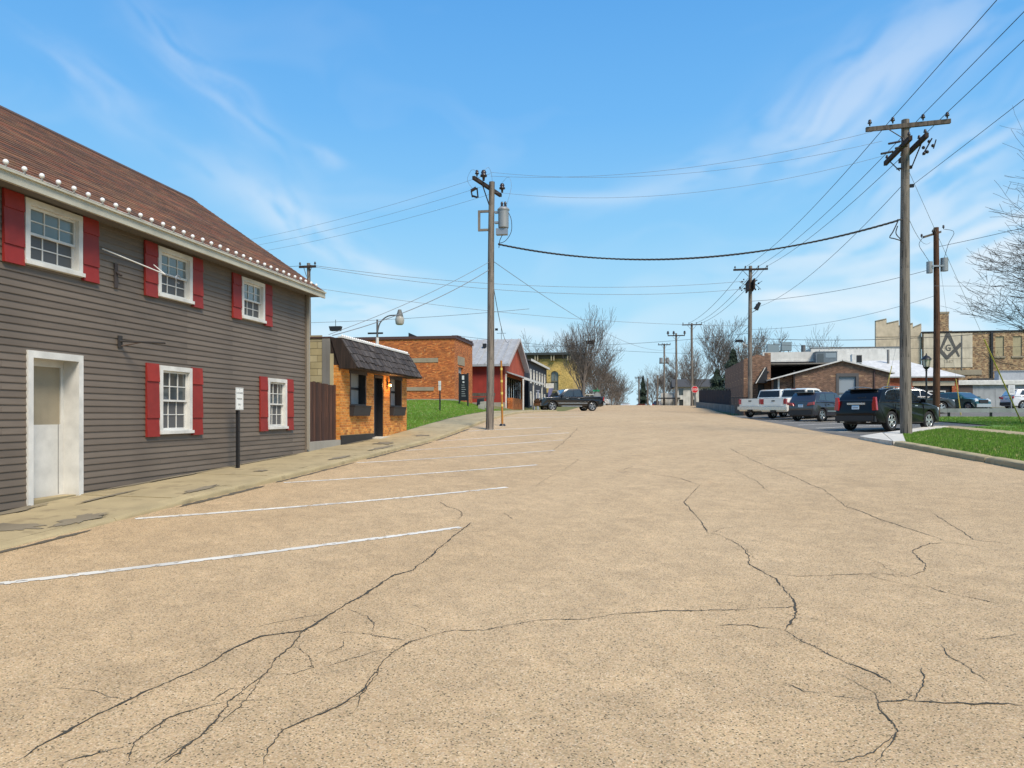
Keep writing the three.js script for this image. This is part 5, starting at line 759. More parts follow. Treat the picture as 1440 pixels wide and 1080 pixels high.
function vehicle(name, label, s, x, d, heading, group) { // heading: degrees right of straight up the street
  const v = thing(name, label, s.cat, x, H(x, d) + .004, d, (90 - heading) * Math.PI / 180, group), hw = s.W / 2, tilt = s.tilt || 0; if (tilt) { v.rotation.order = 'YXZ'; v.rotation.z = tilt; }
  const paint = s.paint, bev = .05;
  const zs = (px, py) => { let z = hw; const e = Math.abs(px) - (s.L / 2 - .55); if (e > 0) z *= 1 - .13 * (e / .55) ** 2; z *= 1 - Math.max(0, py - s.belt * .72) * .09; z *= 1 - Math.max(0, .5 - py) * .12; return z; };
  const bend = (g) => { const p = g.attributes.position; for (let i = 0; i < p.count; i++) p.setZ(i, p.getZ(i) * zs(p.getX(i), p.getY(i)) / hw); g.computeVertexNormals(); return toCreasedNormals(g, .55); };
  // lower body with wheel arches
  const sh = new THREE.Shape(); s.top.forEach((p, i) => i ? sh.lineTo(...p) : sh.moveTo(...p)); sh.lineTo(s.top[s.top.length - 1][0] - .05, s.gc);
  const wx = [s.wb / 2 + s.wo, -s.wb / 2 + s.wo], R = s.r * 1.16; for (const w of wx) { const a = Math.asin((s.gc - s.r) / R); sh.lineTo(w + R * Math.cos(a), s.gc); sh.absarc(w, s.r, R, a, Math.PI - a, false); } sh.lineTo(s.top[0][0] + .05, s.gc);
  const bodyG = new THREE.ExtrudeGeometry(sh, { depth: s.W - 2 * bev, bevelEnabled: true, bevelThickness: bev, bevelSize: bev * .8, bevelOffset: -bev * .8, bevelSegments: 3, curveSegments: 14 }); bodyG.translate(0, 0, -hw + bev);
  const body = put(v, 'body', bend(bodyG.toNonIndexed()), paint);
  put(v, 'underbody', new THREE.BoxGeometry(s.L * .86, .3, s.W * .72), V.plastic, 0, s.gc + .1, 0);
  // cabin
  const cs = new THREE.Shape(s.cabin.map((p) => new THREE.Vector2(...p))), yT = Math.max(...s.cabin.map((p) => p[1])), yB = s.belt - .06, cw = hw * .955;
  const cz = (y) => cw * (1 - .17 * clamp((y - yB) / (yT - yB)));
  const cg = new THREE.ExtrudeGeometry(cs, { depth: 2 * cw - .08, bevelEnabled: true, bevelThickness: .04, bevelSize: .035, bevelOffset: -.035, bevelSegments: 2 }); cg.translate(0, 0, -cw + .04); { const p = cg.attributes.position; for (let i = 0; i < p.count; i++) p.setZ(i, p.getZ(i) * cz(p.getY(i)) / cw); }
  const cab = put(v, 'cabin', toCreasedNormals(cg.index ? cg.toNonIndexed() : cg, .5), s.roofPaint || paint);
  for (const w of s.side) for (const sd of [-1, 1]) { // side glass lies on the cabin's sloping flank
    const g = new THREE.ExtrudeGeometry(new THREE.Shape(w.map((p) => new THREE.Vector2(...p))), { depth: .006, bevelEnabled: false }), p = g.attributes.position; for (let i = 0; i < p.count; i++) p.setZ(i, sd * (cz(p.getY(i)) + .002 + p.getZ(i))); g.computeVertexNormals(); put(cab, 'side_window', g, s.glass || V.tint);
  }
  const across = (a, b, nm, m, inset = .09, wide = .9) => { const t = (q) => [lerp(a[0], b[0], q), lerp(a[1], b[1], q)], p0 = t(inset), p1 = t(1 - inset), n = [-(b[1] - a[1]), b[0] - a[0]], l = Math.hypot(...n), o = -.012, N = [n[0] / l * o, n[1] / l * o]; const c = [[p0[0] + N[0], p0[1] + N[1]], [p1[0] + N[0], p1[1] + N[1]]], z0 = cz(p0[1]) * wide, z1 = cz(p1[1]) * wide; const g = new THREE.BufferGeometry(); g.setAttribute('position', new THREE.Float32BufferAttribute([c[0][0], c[0][1], -z0, c[0][0], c[0][1], z0, c[1][0], c[1][1], z1, c[0][0], c[0][1], -z0, c[1][0], c[1][1], z1, c[1][0], c[1][1], -z1], 3)); g.computeVertexNormals(); const mm = m.clone(); mm.side = THREE.DoubleSide; return put(cab, nm, g, mm); };
  across(s.rearGlass[0], s.rearGlass[1], 'rear_window', s.glass || V.glass); across(s.frontGlass[0], s.frontGlass[1], 'windshield', V.tint);
  // wheels
  const W = wheelGeo(s.r, .24); for (const w of wx) for (const sd of [-1, 1]) { const q = new THREE.Group(); q.name = 'wheel'; q.position.set(w, s.r, sd * (hw - .13)); v.add(q); put(q, 'tyre', W.tyre, M.rubber); put(q, 'rim', W.rim, s.rim || V.alloy); put(q, 'brake_disc', W.disc, V.plastic); }
  const bx = (nm, m, cx, cy, czz, w, h, dd, par = v) => put(par, nm, new THREE.BoxGeometry(w, h, dd), m, cx, cy, czz);
  const lf = s.L / 2, zr = hw * .84;
  if (s.tailH) for (const sd of [-1, 1]) { const g = new THREE.ExtrudeGeometry(new THREE.Shape((sd > 0 ? s.tailShape : s.tailShape.map((p) => [-p[0], p[1]]).reverse()).map((p) => new THREE.Vector2(...p))), { depth: .09, bevelEnabled: true, bevelThickness: .012, bevelSize: .012, bevelSegments: 1 }); g.rotateY(-Math.PI / 2); put(v, 'taillight', g.toNonIndexed(), V.tail, -lf + s.tailX, 0, sd * zr * .0); }
  for (const sd of [-1, 1]) { bx('headlight', V.head, lf - .2, s.headH, sd * hw * .74, .22, .16, .32); const m = bx('mirror', paint, s.mirrorX, s.belt + .06, sd * (hw + .09), .14, .15, .2); bx('mirror_stalk', V.plastic, 0, -.06, -sd * .12, .08, .05, .1, m); for (const hx of s.handles) bx('door_handle', s.handleM || V.chrome, hx, s.belt - .14, sd * (zs(hx, s.belt - .14) + .012), .2, .035, .03); if (s.seams) for (const q of s.seams) bx('door_seam', V.plastic, q, (s.belt + s.gc) / 2 + .02, sd * (hw - .012), .012, s.belt - s.gc - .2, .03); if (s.mould) bx('side_moulding', s.mould, 0 + s.wo, s.gc + .26, sd * (hw + .002), s.wb - 2 * R - .05, .05, .03); }
  bx('front_bumper', s.bump || V.plastic, lf - .12, s.gc + .17, 0, .26, .24, s.W * .86); bx('rear_bumper', s.bump || V.plastic, -lf + .1, s.gc + .17, 0, .24, .22, s.W * .88);
  bx('grille', s.grille || V.plastic, lf - .045, s.headH - .06, 0, .06, .26, s.W * .52);
  const pl = plate(.305, .155, .012, plateTex); const pm = put(v, 'license_plate', pl[0], pl[1], -lf - .012 + (s.plateX || 0), s.plateY, 0); pm.rotation.y = -Math.PI / 2;
  for (const e of s.extra || []) e(v, bx, { lf, hw, zs, cz });
  return v;
}
function pickupSpec(c, o = {}) {
  const L = 5.85; return { cat: 'pickup truck', L, W: 2.03, r: .41, wb: 3.7, wo: .05, gc: .42, belt: 1.22, paint: PAINT(c), glass: o.glass, headH: 1.0, mirrorX: 1.05, handles: [.55, -.5], seams: [1.25, .2, -.85], plateY: .62, plateX: .02, bump: V.chrome, grille: V.chrome, mould: o.mould, handleM: o.handleM, rim: o.rim,
    top: [[-2.9, .5], [-2.92, .95], [-2.9, 1.24], [-2.6, 1.255], [-1.0, 1.255], [-.9, 1.22], [1.3, 1.22], [1.7, 1.2], [2.5, 1.15], [2.78, 1.08], [2.9, .92], [2.92, .55]],
    cabin: [[-.98, 1.18], [-.8, 1.84], [-.55, 1.9], [.3, 1.905], [.62, 1.86], [1.42, 1.2]], rearGlass: [[-.8, 1.84], [-.94, 1.33]], frontGlass: [[1.42, 1.2], [.62, 1.86]],
    side: [[[-.78, 1.27], [-.08, 1.27], [-.08, 1.78], [-.7, 1.78]], [[.0, 1.27], [1.02, 1.27], [.52, 1.74], [.4, 1.78], [.0, 1.78]]],
    tailH: 0, extra: [(v, bx, q) => {
      for (const sd of [-1, 1]) { bx('taillight', V.tail, -q.lf + .03, 1.05, sd * q.hw * .80, .1, .32, .2); bx('side_step', o.step || V.plastic, .15, .42, sd * (q.hw - .02), 1.9, .06, .14); }
      const tg = bx('tailgate', v.children[0].material, -q.lf - .004, .99, 0, .05, .46, 1.36); bx('tailgate_handle', V.plastic, -.03, .1, 0, .03, .07, .22, tg); bx('crease', v.children[0].material, -.024, -.1, 0, .03, .12, 1.1, tg);
      bx('dark_bed_panel', V.plastic, -1.9, 1.258, 0, 1.75, .012, 1.56); bx('step_bumper', V.chrome, -q.lf - .06, .63, 0, .2, .2, 1.8); bx('hitch', V.plastic, -q.lf - .02, .46, 0, .2, .14, .3); if (o.light) bx('high_brake_light', V.tail, -.9, 1.87, 0, .05, .04, .3);  // flat black panel on the bed: shade of an open bed put into its colour
    }] };
}
vehicle('pickup_truck', 'black crew cab pickup with chrome bumpers nosed in to the left kerb', pickupSpec([.004, .005, .007], { mould: V.chrome, handleM: V.chrome, step: V.chrome }), -6.1, 66.6, -118);
vehicle('pickup_truck', 'white pickup with a black tailgate emblem parked next to the dark crossover', pickupSpec([.74, .72, .66], { light: 1, handleM: V.plastic, glass: V.glass }), 10.1, 50.9, 45);
vehicle('pickup_truck', 'off white pickup parked at the end of the row by the utility pole', pickupSpec([.72, .70, .63], { handleM: V.plastic, glass: V.glass }), 9.25, 54.7, 45);
const suvTail = [[.71, .80], [.88, .82], [.83, 1.3], [.745, 1.3], [.70, 1.02]];
function suvSpec(c, o = {}) { return { cat: 'car', L: 4.83, W: 1.91, r: .385, wb: 2.81, wo: .02, gc: .3, belt: 1.14, paint: PAINT(c), headH: .86, mirrorX: .78, handles: [.35, -.72], seams: [.95, -.1, -1.15], plateY: .92, plateX: .05, handleM: o.handleM || V.chrome, grille: V.chrome, rim: V.chrome, glass: V.glass,
  top: [[-2.32, .42], [-2.41, .55], [-2.42, .72], [-2.36, .9], [-2.30, 1.16], [-1.4, 1.19], [.9, 1.12], [1.25, 1.1], [2.05, .99], [2.32, .84], [2.41, .6], [2.38, .4]], cabin: [[-2.27, 1.1], [-2.02, 1.42], [-1.8, 1.61], [-1.35, 1.67], [-.2, 1.67], [.25, 1.62], [1.28, 1.08]], rearGlass: [[-1.82, 1.6], [-2.25, 1.12]], frontGlass: [[1.28, 1.08], [.25, 1.62]],
  side: [[[-1.75, 1.24], [-1.0, 1.2], [-1.0, 1.57], [-1.35, 1.58], [-1.62, 1.5]], [[-.93, 1.2], [-.02, 1.18], [-.02, 1.57], [-.93, 1.57]], [[.04, 1.18], [.86, 1.16], [.3, 1.52], [.2, 1.56], [.04, 1.57]]], tailH: 1, tailShape: suvTail, tailX: .10,
  extra: [(v, bx, q) => { for (const sd of [-1, 1]) { put(v, 'roof_rail', tube([[-1.7, 0, 0], [-1.5, .07, 0], [-.2, .075, 0], [.1, .0, 0]], .018, 16, 5), V.alloy, 0, 1.655, sd * q.hw * .7); bx('exhaust', V.chrome, -q.lf + .08, .36, sd * .55, .16, .07, .18); put(v, 'window_trim', tube([[-1.74, 1.22, 0], [-1.66, 1.5, 0], [-1.4, 1.6, 0], [-.3, 1.6, 0], [.26, 1.55, 0]], .013, 20, 4), V.chrome, 0, 0, sd * (q.cz(1.45) + .006)); } bx('spoiler', v.children[0].material, -1.8, 1.63, 0, .3, .04, 1.16); bx('tail_trim', V.chrome, -q.lf + .075, 1.06, 0, .06, .075, .74); bx('rear_wiper', V.plastic, -2.11, 1.3, .1, .03, .03, .34); bx('bumper_insert', V.plastic, -q.lf - .015, .5, 0, .1, .2, 1.5); }] }; }
vehicle('suv', 'black suv with tall red tail lights and chrome wheels parked by the painted kerb', { ...suvSpec([.004, .004, .005]), paint: PAINT([.004, .004, .0045], { clearcoat: .22, specularIntensity: .5 }) }, 10.05, 33.6, 46);
const cross = (c) => ({ cat: 'car', L: 4.1, W: 1.77, r: .345, wb: 2.52, wo: .0, gc: .3, belt: 1.08, paint: PAINT(c), headH: .86, mirrorX: .68, handles: [.3, -.6], seams: [.85, -.08, -.95], plateY: .86, plateX: .03, handleM: PAINT(c), mould: V.alloy, glass: V.tint,
  top: [[-1.98, .4], [-2.04, .6], [-2.03, .8], [-1.97, 1.1], [-1.2, 1.12], [.75, 1.06], [1.1, 1.04], [1.8, .95], [2.0, .8], [2.05, .55], [2.02, .4]], cabin: [[-1.93, 1.04], [-1.74, 1.4], [-1.55, 1.6], [-1.1, 1.64], [-.1, 1.645], [.25, 1.6], [1.12, 1.02]], rearGlass: [[-1.57, 1.57], [-1.92, 1.06]], frontGlass: [[1.12, 1.02], [.25, 1.6]],
  side: [[[-1.5, 1.2], [-.9, 1.15], [-.9, 1.54], [-1.25, 1.54]], [[-.84, 1.14], [-.0, 1.12], [-.0, 1.55], [-.84, 1.55]], [[.06, 1.12], [.76, 1.1], [.26, 1.5], [.06, 1.54]]], tailH: 1, tailShape: [[.42, .86], [.84, .92], [.84, 1.06], [.5, 1.0]], tailX: .07,
  extra: [(v, bx, q) => { for (const sd of [-1, 1]) put(v, 'roof_rail', tube([[-1.4, 0, 0], [-1.2, .06, 0], [-.2, .065, 0], [.1, 0, 0]], .016, 14, 5), V.plastic, 0, 1.63, sd * q.hw * .7); bx('lower_cladding', V.plastic, -q.lf - .005, .48, 0, .1, .26, 1.45); bx('spoiler', v.children[0].material, -1.62, 1.61, 0, .26, .05, 1.15); }] });
vehicle('crossover_car', 'dark purple grey crossover parked between the black suv and white pickup', cross([.028, .026, .034]), 10.35, 46.6, 46);
vehicle('suv', 'dark suv with a pale roof seen side on behind the utility pole', { ...suvSpec([.03, .032, .034]), roofPaint: PAINT([.3, .31, .31]) }, 18.9, 57.6, 82);
vehicle('hatchback', 'dark green hatchback with a light roof standing behind the guard rail', { cat: 'car', L: 3.85, W: 1.74, r: .32, wb: 2.5, wo: .0, gc: .24, belt: .98, paint: PAINT([.01, .06, .055]), roofPaint: PAINT([.03, .11, .105]), headH: .76, mirrorX: .72, handles: [.2], seams: [.85, -.45], plateY: .7, plateX: .02, glass: V.tint, bump: V.chrome,
  top: [[-1.88, .36], [-1.92, .6], [-1.88, .98], [-1.2, 1.0], [.9, .98], [1.55, .9], [1.82, .76], [1.92, .5], [1.88, .34]], cabin: [[-1.8, .95], [-1.62, 1.34], [-1.4, 1.42], [.05, 1.44], [.3, 1.4], [1.02, .95]], rearGlass: [[-1.62, 1.34], [-1.8, .98]], frontGlass: [[1.02, .95], [.3, 1.4]], side: [[[-1.6, 1.04], [-.5, 1.03], [-.5, 1.36], [-1.45, 1.35]], [[-.44, 1.03], [.72, 1.02], [.3, 1.3], [.2, 1.36], [-.44, 1.36]]], tailH: 0,
  extra: [(v, bx, q) => { for (const sd of [-1, 1]) { put(v, 'headlight', new THREE.CylinderGeometry(.15, .15, .1, 16).rotateZ(Math.PI / 2 - .3), V.head, 1.72, .78, sd * .6); bx('taillight', V.tail, -q.lf + .02, .85, sd * .65, .06, .26, .14); } }] }, 24.3, 63.8, 150);
vehicle('sedan', 'white sedan at the edge of the lawn beside the steel shed', { ...cross([.7, .7, .7]), roofPaint: PAINT([.7, .7, .7]) }, 30.5, 66.5, 80);
// traffic far up the street
[[-7.4, 118, 'silver pickup crossing beyond the black pickup', [.42, .43, .44], 96, 1], [-2.6, 148, 'pale van far up the street beyond the crest', [.5, .52, .55], 0, 0], [3.6, 140, 'dark car parked far up the street by the poles', [.03, .03, .04], 20, 0], [4.6, 146, 'yellowish white car before the farmhouse', [.6, .58, .45], 85, 0], [6.2, 144, 'white car before the farmhouse porch', [.68, .68, .66], 85, 0], [.6, 150, 'rust red car far beyond the crest', [.2, .04, .03], 10, 0]].forEach(([x, d, label, c, hd, pk]) => vehicle(pk ? 'pickup_truck' : 'distant_car', label, pk ? pickupSpec(c) : cross(c), x, d, hd));

// ---------------------------------------------------------------- utility poles
function poleShaft(o, m, x, d, y0, y1, r0, r1, lean = [0, 0]) { const g = new THREE.CylinderGeometry(r1, r0, y1 - y0 + .3, 14, 10); const p = g.attributes.position, h = y1 - y0 + .3; for (let i = 0; i < p.count; i++) { const t = p.getY(i) / h + .5; p.setX(i, p.getX(i) + lean[0] * t + Math.sin(t * 5 + x) * .02); p.setZ(i, p.getZ(i) - lean[1] * t); } g.computeVertexNormals(); const uv = g.attributes.uv; for (let i = 0; i < uv.count; i++) uv.setXY(i, uv.getX(i) * .8, uv.getY(i) * h); g.translate(x, (y0 + y1) / 2 - .15, -d); return world(o, 'shaft', g, m, true); }
function insulator(o, x, y, d, s = 1) { const g = new THREE.LatheGeometry([[.02, 0], [.025, .06], [.06, .07], [.06, .1], [.035, .11], [.05, .14], [.03, .18], [0, .19]].map((p) => new THREE.Vector2(p[0] * s, p[1] * s)), 8); g.translate(x, y, -d); return world(o, 'insulator', g, M.insul); }
const LP = [-5.72, 29.25], RP = [8.85, 27.83];
{ // left pole with transformer
  const [x, d] = LP, y0 = H(x, d), y1 = 10.67, o = thing('utility_pole', 'weathered grey utility pole with a transformer can standing in the parking lane', 'utility pole', x, y0, d); poleShaft(o, M.pole, x - .05, d, y0, y1, .155, .11, [.12, 0]);
  const tx = x + .07; // crossarm runs up the street
  world(o, 'crossarm', quad([tx - .42, 10.42, d - 1.25], [tx + .16, 10.42, d + 1.2], [tx + .16, 10.55, d + 1.2], [tx - .42, 10.55, d - 1.25], .11), M.armDark);
  world(o, 'arm_brace', rod([tx - .26, 10.42, d - .75], [tx - .1, 9.75, d - .12], .022), M.armDark);
  insulator(o, tx - .36, 10.55, d - 1.15, 1.3); insulator(o, tx - .22, 10.55, d - .6, 2.2); insulator(o, tx + .2, 10.55, d + 1.05, 2.0);
  world(o, 'cutout', merge([rod([tx - .75, 10.25, d - .4], [tx - .55, 10.35, d - .4], .06), rod([tx - .7, 10.05, d - .4], [tx - .5, 9.98, d - .4], .04), rod([tx - .75, 10.25, d - .4], [tx - .7, 10.0, d - .4], .03), rod([tx - .52, 10.35, d - .4], [tx - .48, 9.98, d - .4], .03)]), M.insul);
  world(o, 'jumper', tube([[tx - .36, 10.78, d - 1.1], [tx - .66, 10.9, d - .8], [tx - .85, 10.6, d - .6], [tx - .68, 10.3, d - .4]], .006, 20, 4), M.wireGrey); world(o, 'jumper', tube([[tx - .2, 10.95, d - .6], [tx - .06, 11.1, d - .4], [tx + .02, 10.9, d - .3], [tx + .04, 10.6, d - .2]], .006, 20, 4), M.wireGrey); world(o, 'jumper', tube([[tx + .2, 10.95, d + 1.05], [tx + .5, 11.05, d + .7], [tx + .7, 10.6, d + .3], [tx + .56, 9.7, d]], .006, 20, 4), M.wireGrey);
  const yT = 8.9, cx = tx + .44; const lathe = (p, m, n, yy, xx = cx) => { const g = new THREE.LatheGeometry(p.map((q) => new THREE.Vector2(...q)), 20); g.translate(xx, yy, -d); return world(o, n, g, m); };
  const tank = lathe([[0, -.02], [.18, 0], [.205, .04], [.205, .68], [.235, .7], [.235, .74], [.15, .82], [0, .84]], M.galv, 'transformer', yT - .05);
  for (const q of [-.06, .07]) { const g = new THREE.LatheGeometry([[.04, 0], [.06, .05], [.04, .1], [.06, .14], [.035, .22], [0, .23]].map((p) => new THREE.Vector2(...p)), 8); g.translate(cx + q, yT + .76, -d); world(tank, 'bushing', g, M.insul); }
  for (const b of [[tx + .1, tx + .28, yT + .15, yT + .22, d - .08, d + .08], [tx + .1, tx + .28, yT + .55, yT + .62, d - .08, d + .08], [tx + .16, tx + .6, yT - .3, yT - .06, d - .12, d + .12]]) world(o, 'mounting_bracket', bgeo(...b), M.steel);
  world(o, 'side_frame', merge([bgeo(tx - .56, tx - .48, yT - .12, yT + .68, d - .05, d + .05), bgeo(tx - .48, tx - .1, yT + .6, yT + .68, d - .05, d + .05), bgeo(tx - .48, tx - .1, yT - .12, yT - .04, d - .05, d + .05)]), mat([.2, .17, .14], .8));
  world(o, 'lead', tube([[cx + .2, yT + .55, d], [cx + .3, yT + .3, d], [cx + .3, yT - .2, d], [cx + .05, yT - .55, d], [tx + .25, yT - .62, d]], .012, 24, 4), M.wire); world(o, 'lead', tube([[tx + .4, yT - .3, d], [tx + .3, yT - .5, d], [tx + .26, yT - .8, d]], .014, 12, 4), M.wire);
}
{ // orange guard stake beside the pole
  const x = -5.62, d = 31.3, y = H(x, d), o = thing('marker_stake', 'thin orange marker pole standing behind the transformer pole', 'marker', x, y, d); world(o, 'stake', rod([x, y, d], [x - .05, y + 2.7, d], .045, .04, 8), M.orange); world(o, 'foot', rod([x, y - .02, d], [x, y + .08, d], .16, .1, 8), M.blackM); for (let k = 0; k < 4; k++) world(o, 'band', rod([x - .05 * (.3 + k * .18), y + .8 + k * .5, d], [x - .05 * (.32 + k * .18), y + .9 + k * .5, d], .05, .05, 8), M.yellow);
}
{ // right pole
  const [x, d] = RP, y0 = H(x, d), y1 = 11.62, o = thing('utility_pole', 'tall grey utility pole with double crossarms on the lawn corner', 'utility pole', x, y0, d); poleShaft(o, M.pole, x + .03, d, y0, y1, .19, .125, [-.04, 0]);
  world(o, 'crossarm', quad([x - 1.28, 11.26, d - .17], [x + 1.38, 11.38, d - .17], [x + 1.38, 11.52, d - .17], [x - 1.28, 11.4, d - .17], .11), M.arm);
  world(o, 'arm_brace', rod([x - .6, 11.28, d - .2], [x - .1, 10.95, d - .15], .016), M.arm);
  for (const [q, yy] of [[-.3, 10.5], [.19, 10.56]]) { world(o, 'crossarm', bgeo(x + q, x + q + .11, yy, yy + .15, d - 1.3, d + 1.3), M.armDark); for (const e of [-1.15, -.6, 1.1]) insulator(o, x + q + .05, yy + .15, d + e, .9); }
  world(o, 'arm_brace', rod([x + .25, 10.55, d - .8], [x + .16, 9.95, d - .12], .02), M.armDark); world(o, 'arm_brace', rod([x - .25, 10.5, d + .8], [x - .14, 9.95, d + .12], .02), M.armDark);
  for (const [q, yy] of [[-1.18, 11.42], [-.45, 11.46], [.5, 11.5], [1.25, 11.52]]) insulator(o, x + q, yy, d - .2, 1.15);
  const cut = []; for (const [a, b] of [[.68, 10.75], [.86, 10.95], [.98, 10.8], [.8, 10.6], [.7, 10.55]]) cut.push(ball(x + a, b, d + .3, .06, 6)); cut.push(rod([x + .66, 10.5, d + .3], [x + .95, 11.05, d + .3], .025), rod([x + 1.08, 11.0, d + .3], [x + 1.0, 10.7, d + .3], .02)); world(o, 'cutout', merge(cut), M.insul);
  for (const [a, b, c] of [[-1.05, 10.2, -1], [-.7, 10.65, -.6], [-.55, 10.42, -.8]]) world(o, 'strain_insulator', rod([x + a, b, d + c], [x + a + .42, b + .12, d + c + .2], .035), M.insul);
  world(o, 'cable_clamp', merge([rod([x - .15, 8.22, d - .15], [x - .3, 8.2, d - .2], .03), tube([[x - .28, 8.18, d - .2], [x - .45, 7.8, d - .2], [x - .55, 7.62, d - .2], [x - .42, 7.58, d - .2], [x - .15, 7.5, d - .15]], .02, 20, 5), tube([[x - .3, 8.0, d - .2], [x - .35, 7.75, d - .2], [x - .2, 7.55, d - .18], [x - .12, 7.45, d - .15]], .018, 16, 5)]), M.wire);
  world(o, 'bracket', merge([bgeo(x + .13, x + .26, 9.32, 9.42, d - .1, d), bgeo(x - .28, x - .14, 9.95, 9.99, d - .1, d), bgeo(x + .13, x + .2, 9.95, 10.05, d - .1, d)]), M.blackM);
}
function linePole(label, x, d, y1, armHalf, armY, o2 = {}) {
  const y0 = H(x, d), o = thing('utility_pole', label, 'utility pole', x, y0, d); poleShaft(o, o2.m || M.pole, x, d, y0, y1, o2.r || .18, (o2.r || .18) * .72);
  if (armHalf) { world(o, 'crossarm', bgeo(x - armHalf, x + armHalf, armY - .07, armY + .07, d - .22, d - .12), o2.arm || M.armDark); for (const s of [-1, 1]) world(o, 'arm_brace', rod([x + s * armHalf * .45, armY - .06, d - .16], [x + s * .08, armY - .6, d - .14], .02), M.arm); for (const q of o2.ins || [-.9, -.3, .45, .95]) insulator(o, x + armHalf * q, armY + .07, d - .17, o2.is || 1.2); }
  return o;
}
{
  const x = 8.49, d = 62.2, o = linePole('mid distance utility pole with a flood lamp beside the brick storefront', x, d, 13.25, 1.3, 12.95);
  world(o, 'dead_end_arms', merge([bgeo(x - .22, x - .12, 11.3, 12.1, d - 1.1, d + 1.1), bgeo(x + .12, x + .22, 11.3, 12.1, d - 1.1, d + 1.1)]), M.armDark); const c = []; const R = rng(5); for (let k = 0; k < 14; k++) { const s = k % 2 ? 1 : -1; c.push(ball(x + s * (.3 + R() * .5), 11.4 + R() * .8, d - .3 + R() * .6, .05 + R() * .03, 5)); } for (const s of [-1, 1]) c.push(rod([x + s * .2, 11.6, d - .3], [x + s * .85, 12.0, d - .3], .02), rod([x + s * .2, 12.0, d], [x + s * .8, 11.4, d], .02)); world(o, 'cutout', merge(c), M.insul);
  world(o, 'flood_lamp', (() => { const g = new THREE.CylinderGeometry(.12, .2, .6, 10); g.rotateZ(-.5); g.translate(x + .55, 10.1, -d + .1); return g; })(), M.blackM); world(o, 'lamp_arm', merge([rod([x + .1, 9.6, d], [x + .45, 9.8, d], .03), rod([x + .42, 9.75, d], [x + .45, 10.3, d], .03)]), M.steel);
  world(o, 'street_light_arm', rod([x - .1, 6.9, d], [x - .9, 7.45, d], .03), M.steel); world(o, 'street_light_head', quad([x - 1.2, 7.32, d - .2], [x - .5, 7.32, d - .2], [x - .6, 7.5, d - .2], [x - 1.1, 7.5, d - .2], .35), M.blackM);
}
linePole('plain utility pole with a flat crossarm standing behind the stop sign', 6.33, 97.4, 12.95, 1.2, 12.75);
linePole('utility pole with pin insulators between the stop sign pole and the transformer pole', 5.12, 112.4, 13.3, 1.2, 12.95, { ins: [-.97, -.3, .97], is: 3.2 });
{ const o = linePole('distant utility pole carrying two transformer cans', 3.88, 127.4, 13.2, 1.0, 13.0), x = 3.88, d = 127.4; for (const s of [-1, 1]) world(o, 'transformer', rod([x + s * .5, 10.1, d], [x + s * .5, 10.9, d], .28, .28, 10), M.galv); world(o, 'transformer_rack', bgeo(x - .8, x + .8, 9.95, 10.08, d - .1, d + .1), M.armDark); }
linePole('very distant utility pole with no crossarm beyond the crest', 1.3, 136, 8.0, 0, 0); linePole('far off short pole near the evergreen beyond the crest', -.2, 150, 9, .8, 8.7); linePole('slim far pole standing among the bare street trees', 2.6, 118, 7.6, 0, 0);
linePole('utility pole with a short crossarm rising behind the clapboard house', -20.4, 45.2, 11.1, .55, 10.85, { ins: [-.9, .9], r: .15 });
{ // reddish brown pole by the lawn
  const x = 18.06, d = 51.1, o = linePole('reddish brown utility pole with a grey can beside the lantern', x, d, 13.2, 0, 0, { m: M.poleBrown, r: .21 }); world(o, 'crossarm', quad([x - .9, 12.45, d - .6], [x + .5, 13.0, d + .6], [x + .5, 13.13, d + .6], [x - .9, 12.58, d - .6], .1), M.arm); for (const [a, b] of [[-.85, 12.6], [-.2, 12.85], [.4, 13.1]]) insulator(o, x + a, b, d, 1.3);
  world(o, 'transformer', rod([x + .45, 10.5, d], [x + .45, 11.3, d], .22, .22, 12), M.galv); world(o, 'transformer', rod([x - .4, 10.4, d], [x - .4, 11.1, d], .18, .18, 12), M.galv); world(o, 'bracket', bgeo(x - .3, x + .4, 10.75, 10.85, d - .2, d - .1), M.steel); world(o, 'jumper', tube([[x - .8, 12.6, d], [x - 1.0, 12.2, d], [x - .7, 11.6, d], [x - .4, 11.1, d]], .015, 16, 4), M.wire); world(o, 'jumper', tube([[x + .4, 13.1, d], [x + 1.0, 12.9, d], [x + .7, 12.2, d], [x + .45, 11.3, d]], .015, 16, 4), M.wire);
}
